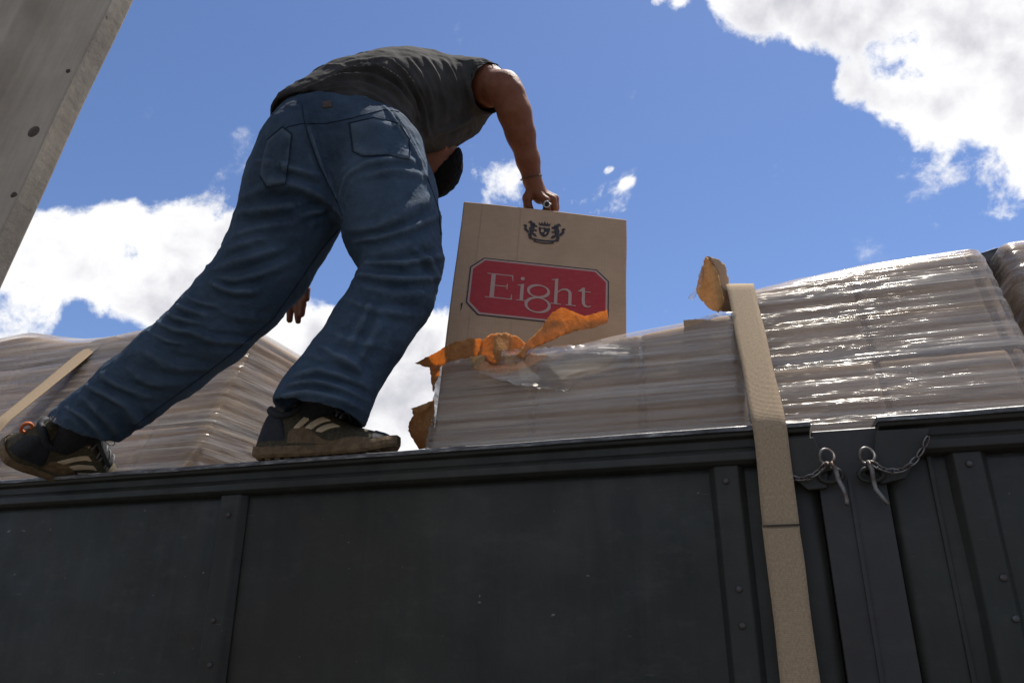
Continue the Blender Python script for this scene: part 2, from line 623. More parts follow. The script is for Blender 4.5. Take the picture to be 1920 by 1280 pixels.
def m_denim():
    m = Mat('blue_denim')
    o = m.coord()
    n = m.noise(o, 7, 5, .6)
    f = m.noise(m.coord((260, 260, 60)), 1.0, 3, .6)
    c = m.ramp(n, [(.3, (.018, .031, .051)), (.7, (.050, .079, .120))])
    fade = m.ramp(m.noise(o, 26, 7, .72), [(.45, (0, 0, 0)), (.75, (1, 1, 1))])
    c = m.mix(m.math('MULTIPLY', fade, .30), c, (.070, .105, .150))
    c = m.mix(m.math('MULTIPLY', f, .22), c, (.05, .075, .11))
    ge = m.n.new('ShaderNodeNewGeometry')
    worn = m.rng(ge.outputs['Pointiness'], .505, .555, 0, .50)  # fold ridges lightened in the colour: painted highlights as well as wear
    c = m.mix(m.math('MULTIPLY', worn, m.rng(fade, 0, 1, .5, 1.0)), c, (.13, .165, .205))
    tw = m.wave(m.coord((1, 1, 1), rot=(.3, .7, .5)), 240, 1.5, 2)
    b = m.bump(m.noise(o, 30, 6, .68), .6, .012)
    b = m.bump(tw, .12, .001, b)
    return m.done(m.bsdf(c, .9, 0, b, .12))


def m_shirt():
    m = Mat('charcoal_jersey')
    o = m.coord()
    n = m.noise(o, 12, 5, .6)
    c = m.ramp(n, [(.3, (.026, .025, .025)), (.7, (.056, .053, .051))])
    b = m.bump(m.noise(m.coord((1, 1, 1)), 22, 4, .55), .5, .012)
    b = m.bump(m.noise(o, 400, 2, .5), .1, .001, b)
    return m.done(m.bsdf(c, .95, 0, b, .08))


def m_skin():
    m = Mat('tanned_skin')
    o = m.coord()
    n = m.noise(o, 18, 5, .6); f = m.noise(o, 220, 3, .6)
    c = m.ramp(n, [(.3, (.115, .036, .016)), (.7, (.18, .066, .032))])
    b = m.bump(f, .25, .003)
    b = m.bump(m.noise(o, 60, 4, .6), .25, .006, b)
    return m.done(m.bsdf(c, .62, 0, b, .25, Subsurface_Weight=.08, Subsurface_Radius=(.012, .005, .003), Subsurface_Scale=1.0))


M = dict(paint=m_truck_paint(), paint2=m_truck_paint('grey_post_paint', (.023, .0225, .0225), (.038, .037, .037)),
         edge=m_worn_edge(), steel=m_metal('galvanised_steel', (.20, .19, .18), .5, .75),
         bolt=m_metal('bolt_steel', (.085, .085, .085), .55, .5), strap=m_strap(), film=m_film(), film_clear=m_film('clear_film_edge', .35),
         carton=m_carton('kraft_carton'), stack=m_carton('wrapped_cartons', .86, 0.0), kraft=m_kraft(trans=.72), tan=m_kraft('tan_corner_board', .30),
         red=m_print('red_print', (.30, .020, .026), .12), ink=m_print('black_print', (.018, .016, .022), .25),
         pale=m_print('pale_print', (.36, .23, .20), .2), ground=m_concrete(), post=m_post(),
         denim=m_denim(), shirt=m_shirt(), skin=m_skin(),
         hair=m_simple('dark_hair', (.004, .0037, .004), .8, 300, .5, .6, .04),
         sock=m_simple('dark_sock', (.02, .02, .022), .95, 200, .4, .4, .1),
         black=m_simple('black_plastic', (.010, .010, .011), .45, 30, .3, .3),
         tyre=m_simple('tyre_rubber', (.02, .02, .02), .85, 60, .3, .3),
         deck=m_simple('bed_planks', (.12, .085, .055), .85, 20, .4, .4),
         shoe=m_simple('olive_shoe_mesh', (.060, .050, .032), .85, 160, .45, .5, .2),
         shoe_dark=m_simple('black_shoe_overlay', (.016, .018, .022), .7, 160, .4, .4, .3),
         sole=m_simple('tan_rubber_sole', (.13, .085, .045), .75, 70, .4, .4, .3),
         stripe=m_simple('cream_stripe', (.48, .38, .26), .6, 80, .15, .1, .3),
         lace=m_simple('grey_lace', (.10, .10, .11), .8, 200, .3, .3),
         orange=m_simple('orange_pull_tab', (.42, .09, .02), .7, 200, .3, .3),
         leather=m_simple('brown_leather_patch', (.05, .03, .02), .7, 120, .4, .3),
         strap_dark=m_simple('dark_seam_shadow', (.05, .04, .03), .9, 90, .4, .3, .1),
         denim_seam=m_simple('denim_seam', (.016, .026, .044), .9, 150, .5, .4, .1),
         silver=m_metal('silver', (.6, .6, .62), .3, .1))

# ------------------------------------------------------------------ setting: the yard
def build_ground():
    n = 24
    xs = np.linspace(-1, 1, n + 1)
    xs = np.sign(xs) * np.abs(xs) ** 2.2 * 600
    v = [(x, y, 0.03 * sin(x * .11) * cos(y * .13) * (1 if max(abs(x), abs(y)) > 12 else 0)) for y in xs for x in xs]
    f = [(j * (n + 1) + i, j * (n + 1) + i + 1, (j + 1) * (n + 1) + i + 1, (j + 1) * (n + 1) + i) for j in range(n) for i in range(n)]
    o = link_mesh('ground', v, f, M['ground'])
    tag(o, kind='structure')


build_ground()

# frame of the truck: u along the side, w inwards, z up
YAW = radians(-17.457)
ORG = np.array([0.0, 1.4416, 0.0])
UV_, WV_ = np.array([cos(YAW), sin(YAW), 0]), np.array([-sin(YAW), cos(YAW), 0])
RAIL = 1.988


def tp(u, w, z):
    return ORG + UV_ * u + WV_ * w + np.array([0, 0, z])


def uw_at(px, py, w):
    """truck coordinates of what stands in direction (px, py) on the plane w"""
    r = ray(px, py)
    c = np.array([0, 0, CAM_Z])
    t = ((ORG - c) @ WV_ + w) / (r @ WV_)
    q = c + r * t
    return np.array([(q - ORG) @ UV_, w, q[2]])


def depth_at(px, py, w):
    r = ray(px, py)
    c = np.array([0, 0, CAM_Z])
    return ((ORG - c) @ WV_ + w) / (r @ WV_)


# ------------------------------------------------------------------ truck
def wavy_sheet(u0, u1, z0, z1, w, seed, amp=.007, du=.02):
    nu, nz = int((u1 - u0) / du), int((z1 - z0) / du)
    U = np.linspace(u0, u1, nu + 1); Z = np.linspace(z0, z1, nz + 1)
    g = np.array([(u, 0, z) for z in Z for u in U])
    edge = np.minimum(1, np.minimum(g[:, 2] - z0, z1 - g[:, 2]) / .12)
    d = fbm(g * [2.3, 1, 3.0], seed, 3) * amp * edge
    g[:, 1] = w + d
    f = [(j * (nu + 1) + i, j * (nu + 1) + i + 1, (j + 1) * (nu + 1) + i + 1, (j + 1) * (nu + 1) + i) for j in range(nz) for i in range(nu)]
    return g, f


RAIL_PROFILE = [(0.004, RAIL - .009), (0.006, RAIL - .016), (.017, RAIL - .020), (.018, RAIL - .034), (.008, RAIL - .040),
                (.002, RAIL - .047), (.002, RAIL - .060), (.010, RAIL - .066), (.026, RAIL - .069), (.07, RAIL - .069), (.07, RAIL - .009)]


def build_truck():
    t = empty('dropside_truck', ORG, YAW)
    tag(t, 'dark grey dropside truck bed with worn top rails, riveted ribs and chained pins', 'truck')

    def gate(u0, u1, ribs, seed, end_l, end_r):
        g, f = wavy_sheet(u0, u1, 1.20, RAIL - .06, .030, seed)
        sheet = link_mesh('side_gate', g, f, M['paint'], t, True)
        md = sheet.modifiers.new('thick', 'SOLIDIFY'); md.thickness = .012; md.offset = -1
        b = MB(); b.prism(RAIL_PROFILE, u0, u1)
        rail = b.build('top_rail', M['paint'], t, bevel=.0015)
        # rail cap: bare along its edge, slightly uneven along its length
        pts = []
        n = int((u1 - u0) / .03)
        us = np.linspace(u0 - .002, u1 + .002, n + 1)
        dz = fbm(np.c_[us * 9, us * 0, us * 0], seed + 3, 3) * .0012
        dw = fbm(np.c_[us * 7, us * 0, us * 0 + 4], seed + 5, 3) * .0014
        prof = [(-.003, -.009), (-.004, -.002), (-.001, 0), (.072, 0), (.074, -.010)]
        v = [(u, p[0] + dw[i] * (p[0] < .01), RAIL + p[1] + dz[i]) for i, u in enumerate(us) for p in prof]
        k = len(prof)
        fc = [(i * k + j, (i + 1) * k + j, (i + 1) * k + (j + 1) % k, i * k + (j + 1) % k) for i in range(n) for j in range(k)]
        fc += [tuple(range(k)), tuple(n * k + j for j in range(k))[::-1]]
        cb = MB(); cb.add(v, fc)
        cb.build('rail_cap', M['edge'], rail)
        b = MB(); b.box((u0, .010, 1.16), (u1, .075, 1.21))
        b.build('bottom_rail', M['paint'], t, bevel=.003)
        for (uc, wd, bolts) in ribs:
            b = MB()
            prof = [(uc - wd / 2 - .012, .0285), (uc - wd / 2, .012), (uc + wd / 2, .012), (uc + wd / 2 + .012, .0285)]
            v = [(p[0], p[1], 1.205) for p in prof] + [(p[0], p[1], RAIL - .0665) for p in prof]
            b.add(v, [(0, 1, 5, 4), (1, 2, 6, 5), (2, 3, 7, 6), (3, 0, 4, 7), (3, 2, 1, 0), (4, 5, 6, 7)])
            rib = b.build('rib', M['paint'], t, bevel=.003)
            for (bu, bz) in bolts:
                bb = MB()
                c = Vector((uc + bu, .012, bz))
                rings = [(.0062, 0.001), (.0062, -.001), (.0055, -.003), (.0025, -.004)]
                v = [(c.x + r * cos(a * pi / 5), c.y + d, c.z + r * sin(a * pi / 5)) for r, d in rings for a in range(10)]
                fcs = [(i * 10 + j, i * 10 + (j + 1) % 10, (i + 1) * 10 + (j + 1) % 10, (i + 1) * 10 + j) for i in range(3) for j in range(10)]
                fcs.append(tuple(30 + j for j in range(10)))
                bb.add(v, fcs)
                bb.build('bolt', M['bolt'], rib, True)
        return sheet

    gate(-3.6, .552, [(-.655, .050, [(0, 1.876), (-.002, 1.66), (.004, 1.575)]), (.402, .040, [(-.002, 1.893), (.001, 1.708), (0, 1.65)]),
                      (-1.70, .058, [(0, 1.88), (0, 1.65)]), (-2.76, .058, [(0, 1.88)])], 3, 0, 1)
    gate(.664, 2.6, [(.790, .040, [(0, 1.900), (.012, 1.72), (.016, 1.66)]), (1.72, .058, [(0, 1.88)])], 9, 1, 0)
    # extra pressed folds beside the ribs
    for uc, wd in ((.492, .006), (.735, .008)):
        b = MB(); b.box((uc - wd / 2, .0235, 1.212), (uc + wd / 2, .029, RAIL - .068))
        b.build('pressed_fold', M['paint'], t, bevel=.002)
    # post between the two gates
    b = MB()
    b.prism([(.017, 1.05), (.017, RAIL - .016), (.018, RAIL - .014), (.085, RAIL - .030), (.085, 1.05)], .5545, .6615)
    post = b.build('gate_post', M['paint2'], t, bevel=.002)
    b = MB(); b.box((.538, .046, 1.16), (.680, .062, RAIL - .03)); b.build('post_flange', M['paint'], t)
    b = MB(); b.box((.601, .0125, 1.16), (.607, .0158, RAIL - .10)); b.build('post_seam', M['paint2'], t)
    # end brackets that the pins lock
    for (pl) in ([(.470, RAIL - .028), (.556, RAIL - .028), (.572, RAIL - .085), (.566, RAIL - .118), (.535, RAIL - .120), (.500, RAIL - .085), (.470, RAIL - .060)],
                 [(.658, RAIL - .024), (.742, RAIL - .026), (.722, RAIL - .060), (.690, RAIL - .108), (.650, RAIL - .116), (.640, RAIL - .092)]):
        n = len(pl)
        v = [(p[0], .0005, p[1]) for p in pl] + [(p[0], .0145, p[1]) for p in pl]
        b = MB(); b.add(v, [tuple(range(n)), tuple(range(n, 2 * n))[::-1]] + [(i, n + i, n + (i + 1) % n, (i + 1) % n) for i in range(n)])
        b.build('latch_bracket', M['paint'], t, bevel=.002)
    # locking pins on chains
    for k, (pu, pz, a0, side) in enumerate(((.571, RAIL - .068, (.474, RAIL - .062), -1), (.634, RAIL - .070, (.735, RAIL - .040), 1))):
        b = MB()
        cen = Vector((pu, -.016, pz))
        b.tube([cen + Vector((cos(a) * .0115, .004 * sin(2 * a), sin(a) * .0135)) for a in np.linspace(0, 2 * pi, 22, endpoint=False)], .0026, 8, True)
        ring = b.build('pin_ring', M['steel'], t, True)
        b = MB()
        if side < 0:
            path = [(pu + .004, -.020, pz - .010), (pu + .010, -.020, pz - .022), (pu + .012, -.017, pz - .040), (pu + .018, -.016, pz - .056), (pu + .0205, -.016, pz - .074), (pu + .019, -.018, pz - .082)]
        else:
            path = [(pu - .001, -.020, pz - .010), (pu + .003, -.020, pz - .024), (pu + .003, -.017, pz - .044), (pu + .004, -.016, pz - .056), (pu + .012, -.015, pz - .070), (pu + .019, -.015, pz - .082)]
        b.tube(path, .0040, 10)
        b.build('locking_pin', M['steel'], ring, True)
        b = MB()
        b.tube([(pu + .002 * side, -.012, pz - .012), (pu + .002, .002, pz - .016), (pu + .002, .018, pz - .02)], .006, 10)
        b.build('pin_socket', M['bolt'], t, True)
        b = MB()
        b.tube([(pu + .003 + cos(a) * .019, -.004 - .002 * sin(a), pz - .030 + sin(a) * .011) for a in np.linspace(0, 2 * pi, 20, endpoint=False)], .0042, 8, True)
        b.build('pin_eye', M['paint'], t, True)
        # chain
        p0 = Vector((pu - .004 * side * -1, -.020, pz - .012)); p1 = Vector((a0[0], -.006 if side > 0 else .006, a0[1]))
        nl = 8
        b = MB()
        prev = None
        for i in range(nl):
            s = (i + .5) / nl
            sag = .034 if side > 0 else .030
            def cp(s): return p0.lerp(p1, s) + Vector((0, 0, -sag * 4 * s * (1 - s)))
            c = cp(s); tdir = (cp(s + .04) - cp(s - .04)).normalized()
            q = tdir.orthogonal().normalized(); q2 = tdir.cross(q)
            sd_ = q if i % 2 else q2
            L = (p1 - p0).length / nl * .80
            b.tube([c + tdir * (cos(a) * L) + sd_ * (sin(a) * .0046) for a in np.linspace(0, 2 * pi, 14, endpoint=False)], .0015, 6, True)
        b.build('chain', M['steel'], t, True)
    b = MB(); b.box((-3.6, .05, 1.06), (2.6, 2.45, 1.15)); b.build('bed_floor', M['deck'], t, bevel=.004)
    g, f = wavy_sheet(-3.6, 2.6, 1.15, 1.9, 2.45, 31)
    far = link_mesh('far_side_gate', g, f, M['paint'], t, True)
    far.modifiers.new('thick', 'SOLIDIFY').thickness = .03
    for wv in (.75, 1.7):
        b = MB(); b.box((-3.6, wv - .06, .80), (2.6, wv + .06, 1.06)); b.build('chassis_beam', M['paint2'], t, bevel=.006)
    for uc in (-2.4, 1.3):
        b = MB(); b.tube([(uc, .15, .50), (uc, 2.30, .50)], .06, 12); b.build('axle', M['paint2'], t, True)
        b = MB(); b.box((uc - .08, .65, .5), (uc + .08, 1.8, .82)); b.build('suspension', M['paint2'], t, bevel=.01)
        for w0, w1 in ((.12, .42), (2.05, 2.35)):
            b = MB()
            prof = [(.30, w0), (.46, w0 - .005), (.50, w0 + .03), (.50, w1 - .03), (.46, w1 + .005), (.30, w1)]
            n = 40
            v = [(uc + r * cos(a), w, .50 + r * sin(a)) for a in np.linspace(0, 2 * pi, n, endpoint=False) for r, w in prof]
            k = len(prof)
            b.add(v, [(i * k + j, i * k + (j + 1) % k, ((i + 1) % n) * k + (j + 1) % k, ((i + 1) % n) * k + j) for i in range(n) for j in range(k)])
            wh = b.build('wheel', M['tyre'], t, True)
            b = MB()
            prof = [(.302, w0 + .02), (.24, w0 + .06), (.12, w0 + .04), (.0, w0 + .04), (.0, w1 - .04), (.302, w1 - .04)]
            v = [(uc + r * cos(a), w, .50 + r * sin(a)) for a in np.linspace(0, 2 * pi, n, endpoint=False) for r, w in prof]
            b.add(v, [(i * k + j, i * k + (j + 1) % k, ((i + 1) % n) * k + (j + 1) % k, ((i + 1) % n) * k + j) for i in range(n) for j in range(k)])
            b.build('rim', M['steel'], wh, True)


build_truck()


# ------------------------------------------------------------------ shrink-wrapped pallet loads
def rounded_loop(u0, u1, w0, w1, r, nf, ns):
    """loop of points round the load, front side first; returns (u,w,nu,nw)"""
    P = []
    def seg(a, b, n, nrm):
        for i in range(n):
            s = i / n
            P.append((a[0] + (b[0] - a[0]) * s, a[1] + (b[1] - a[1]) * s, nrm[0], nrm[1]))
    def arc(c, a0, a1, n):
        for i in range(n):
            a = a0 + (a1 - a0) * i / n
            P.append((c[0] + r * cos(a), c[1] + r * sin(a), cos(a), sin(a)))
    seg((u0 + r, w0), (u1 - r, w0), nf, (0, -1))
    arc((u1 - r, w0 + r), -pi / 2, 0, 8)
    seg((u1, w0 + r), (u1, w1 - r), ns, (1, 0))
    arc((u1 - r, w1 - r), 0, pi / 2, 8)
    seg((u1 - r, w1), (u0 + r, w1), max(8, nf // 6), (0, 1))
    arc((u0 + r, w1 - r), pi / 2, pi, 8)
    seg((u0, w1 - r), (u0, w0 + r), ns, (-1, 0))
    arc((u0 + r, w0 + r), pi, 1.5 * pi, 8)
    return np.array(P)


def load_mesh(u0, u1, w0, w1, zb, top, lean, seed, off=0.0, film=False, zfold=2.0, nf=120, ns=60, nz=90, side_lean=(0, 0), rad=.020, sag=0.0):
    P = rounded_loop(u0, u1, w0, w1, rad, nf, ns)
    k = len(P)
    lev = np.concatenate([np.linspace(0, .5, 8)[:-1], np.linspace(.5, 1, nz)])
    rings = []
    um = .5 * (u0 + u1); wm = .5 * (w0 + w1)
    for s in lev:
        zt = top(P[:, 0], P[:, 1])
        z = zb + s * (zt - zb)
        over = np.maximum(0, z - zfold)
        tfr = np.clip((w1 - P[:, 1]) / (w1 - w0), 0, 1)
        w = P[:, 1] + lean * over * tfr
        u = P[:, 0] + side_lean[0] * over * np.clip((u1 - P[:, 0]) / (u1 - u0), 0, 1) - side_lean[1] * over * np.clip((P[:, 0] - u0) / (u1 - u0), 0, 1)
        # shoulder near the top
        e = np.clip((s - .965) / .035, 0, 1)
        shrink = .013 * (1 - np.sqrt(np.maximum(0, 1 - e ** 2)))
        q = np.c_[u - P[:, 2] * shrink, w - P[:, 3] * shrink, z]
        d = np.full(k, off)
        if film:
            c = np.c_[q[:, 0] * 2.0 + q[:, 1] * 2.0, q[:, 1] * 2.0, q[:, 2] * 55 + q[:, 0] * .9]
            c2 = np.c_[q[:, 0] * 5 + q[:, 1] * 5, q[:, 1] * 5, q[:, 2] * 90 - q[:, 0] * 4.0]
            d = d + .0026 * fbm(c, seed, 3) + .0022 * fbm(c2, seed + 5, 2) + .003 * fbm(q * 3.0, seed + 9, 2)
        else:
            d = d + .004 * fbm(q * 5, seed + 2, 2)
            gz = np.abs(((q[:, 2] - zb) / .285) % 1.0 - .5); gu = np.abs(((q[:, 0] - u0) / .235) % 1.0 - .5)
            d = d - .010 * np.exp(-((.5 - gz) / .018) ** 2) - .010 * np.exp(-((.5 - gu) / .022) ** 2)
        q[:, 0] += P[:, 2] * d
        q[:, 1] += P[:, 3] * d
        rings.append(q)
    # top cap rings
    for sh in (.12, .35, .7, .97):
        q = rings[len(lev) - 1].copy()
        cu, cw = q[:, 0].mean(), q[:, 1].mean()
        q[:, 0] = cu + (q[:, 0] - cu) * (1 - sh)
        q[:, 1] = cw + (q[:, 1] - cw) * (1 - sh)
        q[:, 2] = top(q[:, 0], q[:, 1]) + (off if not film else off + .004 * fbm(q * 9, seed + 20, 3)) + sag * sh * (1 - sh)
        rings.append(q)
    V = np.concatenate(rings)
    n = len(rings)
    F = [(i * k + j, i * k + (j + 1) % k, (i + 1) * k + (j + 1) % k, (i + 1) * k + j) for i in range(n - 1) for j in range(k)]
    F.append(tuple((n - 1) * k + j for j in range(k)))
    F.append(tuple(range(k))[::-1])
    return V, F


def wrapped_load(label, u0, u1, w0, w1, top, lean, seed, **kw):
    t = empty('wrapped_pallet', ORG, YAW)
    tag(t, label, 'pallet', 'pallets of cartons on the truck bed')
    b = MB()
    for wv in np.linspace(w0 + .05, w1 - .05, 5):
        b.box((u0 + .01, wv - .05, 1.27), (u1 - .01, wv + .05, 1.292))
    for wv in (w0 + .06, .5 * (w0 + w1), w1 - .06):
        b.box((u0 + .01, wv - .045, 1.15), (u1 - .01, wv + .045, 1.27))
    b.build('wooden_pallet', M['deck'], t)
    V, F = load_mesh(u0, u1, w0, w1, 1.293, top, lean, seed, **kw)
    link_mesh('carton_stack', V, F, M['stack'], t, True)
    V, F = load_mesh(u0, u1, w0, w1, 1.30, lambda a, c: top(a, c) + .006, lean, seed, off=.011, film=True, nf=kw.pop('nf', 200) , **kw)
    link_mesh('stretch_film', V, F, M['film'], t, True)
    return t


def lerp(x, x0, x1, y0, y1):
    return y0 + (y1 - y0) * np.clip((x - x0) / (x1 - x0), 0, 1)


open_load = wrapped_load('opened low pallet of cartons, its stretch film torn, under the carried Eight carton', -.222, .452, .085, .95,
             lambda u, w: lerp(u, -.22, .45, 2.225, 2.262) - .02 * np.exp(-((u - .02) / .16) ** 2) + .012 * np.exp(-((u - .43) / .06) ** 2), .24, 5)
tall_load = wrapped_load('tall film-wrapped pallet of cartons under the strap with stippled beige webbing', .470, .968, .105, .98,
             lambda u, w: lerp(u, .47, .95, 2.358, 2.410) + .012 * np.sin((u - .47) / .48 * pi), .44, 17, side_lean=(0, .0))
far_load = wrapped_load('wrapped pallet with a folded film corner beyond the black sheet', 1.020, 1.62, .115, .98,
             lambda u, w: lerp(u, 1.0, 1.6, 2.418, 2.45), .44, 29)
left_load = wrapped_load('leaning film-wrapped pallet of cartons behind the man\'s legs', -2.25, -.885, .115, .98,
             lambda u, w: lerp(u, -1.9, -.89, 2.565, 2.480) + .02 * np.sin(u * 9.0), .47, 41, side_lean=(0, .02), sag=.02)


# ------------------------------------------------------------------ lashing straps
def ribbon(name, path, width, mat, parent, thick=.0022, side=None, wob=0.0, seed=1, vo=0.0):
    """path: list of (u,w,z); flat webbing whose width runs along u"""
    pts = []
    path = [Vector(p) for p in path]
    for a, b in zip(path[:-1], path[1:]):
        n = max(2, int((b - a).length / .012))
        for i in range(n):
            pts.append(a.lerp(b, i / n))
    pts.append(path[-1])
    # soften the bends a little
    for _ in range(2):
        pts = [pts[0]] + [(pts[i - 1] + pts[i] * 2 + pts[i + 1]) / 4 for i in range(1, len(pts) - 1)] + [pts[-1]]
    n = len(pts)
    nx = 6
    V, UVs = [], []
    ln = vo
    for i, p in enumerate(pts):
        t = (pts[min(i + 1, n - 1)] - pts[max(i - 1, 0)]).normalized()
        sdv = Vector(side) if side else Vector((1, 0, 0))
        sdv = (sdv - t * sdv.dot(t)).normalized()
        nr = sdv.cross(t).normalized()
        if nr.y > 0: nr = -nr
        if i: ln += (pts[i] - pts[i - 1]).length
        ww = width * (1 + .02 * sin(ln * 31 + seed))
        for j in range(nx + 1):
            s = j / nx - .5
            q = p + sdv * (s * ww) + nr * (wob * (sin(ln * 14 + s * 3 + seed) + 1.5 * s * sin(ln * 5.3 + seed)) + .0012 * (1 - 4 * s * s))
            V.append(q); UVs.append((j / nx, ln))
    F = [(i * (nx + 1) + j, i * (nx + 1) + j + 1, (i + 1) * (nx + 1) + j + 1, (i + 1) * (nx + 1) + j) for i in range(n - 1) for j in range(nx)]
    o = link_mesh(name, V, F, mat, parent, True)
    uv = o.data.uv_layers.new(name='UVMap')
    for lp in o.data.loops:
        uv.data[lp.index].uv = UVs[lp.vertex_index]
    md = o.modifiers.new('thick', 'SOLIDIFY'); md.thickness = thick; md.offset = 0
    return o


def build_straps():
    t = empty('cargo_strap', ORG, YAW)
    tag(t, 'beige webbing strap over the tall pallet and down the truck side, beside the chained pins', 'strap')
    a = uw_at(1387, 532, .205); r = uw_at(1441, 791, -.006); s = uw_at(1466, 1003, -.008); e = uw_at(1500, 1280, -.006)
    ribbon('webbing', [(a[0] + .01, .85, 2.41), (a[0] + .002, .26, a[2] + .022), (a[0], .205, a[2]), (r[0], -.006, RAIL + .004), (r[0] + .001, -.0085, RAIL - .016),
                       (s[0], -.009, s[2])], .058, M['strap'], t, wob=.0018)
    ribbon('lower_webbing', [(s[0] - .001, -.0125, s[2] + .018), (s[0], -.0125, s[2] - .03), (e[0], -.010, e[2]), (e[0] + .012, -.008, 1.17), (e[0] + .012, .03, 1.145)], .059, M['strap'], t, wob=.0018, seed=4, vo=2.3)
    b = MB()
    b.box((s[0] - .0295, -.0160, s[2] + .014), (s[0] + .0295, -.0146, s[2] + .0172))  # dark strip painted in as the shadow of the sewn seam
    b.build('seam_shadow', M['strap_dark'], t)
    b = MB(); b.tube([(e[0] + .012, -.004, 1.172), (e[0] + .012, -.004, 1.152), (e[0] + .012, .03, 1.142)], .007, 8)
    b.build('hook', M['bolt'], t, True)

    t = empty('cargo_strap', ORG, YAW)
    tag(t, 'sunlit beige webbing strap slanting over the pallet behind the man\'s rear shoe', 'strap')
    top = uw_at(193, 634, .375)
    m1 = uw_at(95, 715, .215); m2 = uw_at(0, 792, .09)
    ribbon('webbing', [(top[0] + .02, .85, top[2] + .02), (top[0] + .004, .40, top[2] + .012), tuple(top), tuple(m1), tuple(m2),
                       (m2[0] + (m2[0] - m1[0]) * .5, -.006, RAIL + .004), (m2[0] + (m2[0] - m1[0]) * .55, -.009, RAIL - .02), (m2[0] + (m2[0] - m1[0]) * .55, -.009, 1.17)],
           .062, M['strap'], t, wob=.0008, seed=7)


build_straps()


# ------------------------------------------------------------------ torn board
def sheet_from_outline(name, outline, dfun, mat, parent, step=4.0, thick=.0009, jag=1.3, seed=3, world_space=True):
    """outline: directions of the torn edge; dfun(px,py) gives the depth of the curled sheet"""
    rnd = np.random.RandomState(seed)
    out = []
    for i in range(len(outline)):
        a = np.array(outline[i], float); b = np.array(outline[(i + 1) % len(outline)], float)
        n = max(1, int(np.linalg.norm(b - a) / step))
        for k in range(n):
            p = a + (b - a) * k / n
            if k: p = p + rnd.uniform(-jag, jag, 2)
            out.append(p)
    out = np.array(out)
    lo, hi = out.min(0), out.max(0)
    inner = []
    def inside(p):
        x, y = p; c = False; j = len(out) - 1
        for i in range(len(out)):
            xi, yi = out[i]; xj, yj = out[j]
            if (yi > y) != (yj > y) and x < (xj - xi) * (y - yi) / (yj - yi) + xi: c = not c
            j = i
        return c
    for y in np.arange(lo[1], hi[1], step):
        for x in np.arange(lo[0], hi[0], step):
            p = np.array([x, y]) + rnd.uniform(-.25, .25, 2) * step
            if inside(p) and np.min(np.linalg.norm(out - p, axis=1)) > step * .55: inner.append(p)
    pts = [Vector(p) for p in out] + [Vector(p) for p in inner]
    n = len(out)
    res = delaunay_2d_cdt(pts, [], [list(range(n))], 1, 1e-4)
    vv, ff = res[0], res[2]
    P = np.array([at(p.x, p.y, dfun(p.x, p.y)) for p in vv])
    P += .0042 * np.c_[fbm(P * 20, seed, 3, .5), fbm(P * 20, seed + 11, 3, .5), fbm(P * 20, seed + 17, 3, .5)]
    o = link_mesh(name, P, ff, mat, parent, True, world_space)
    md = o.modifiers.new('thick', 'SOLIDIFY'); md.thickness = thick; md.offset = 0
    return o


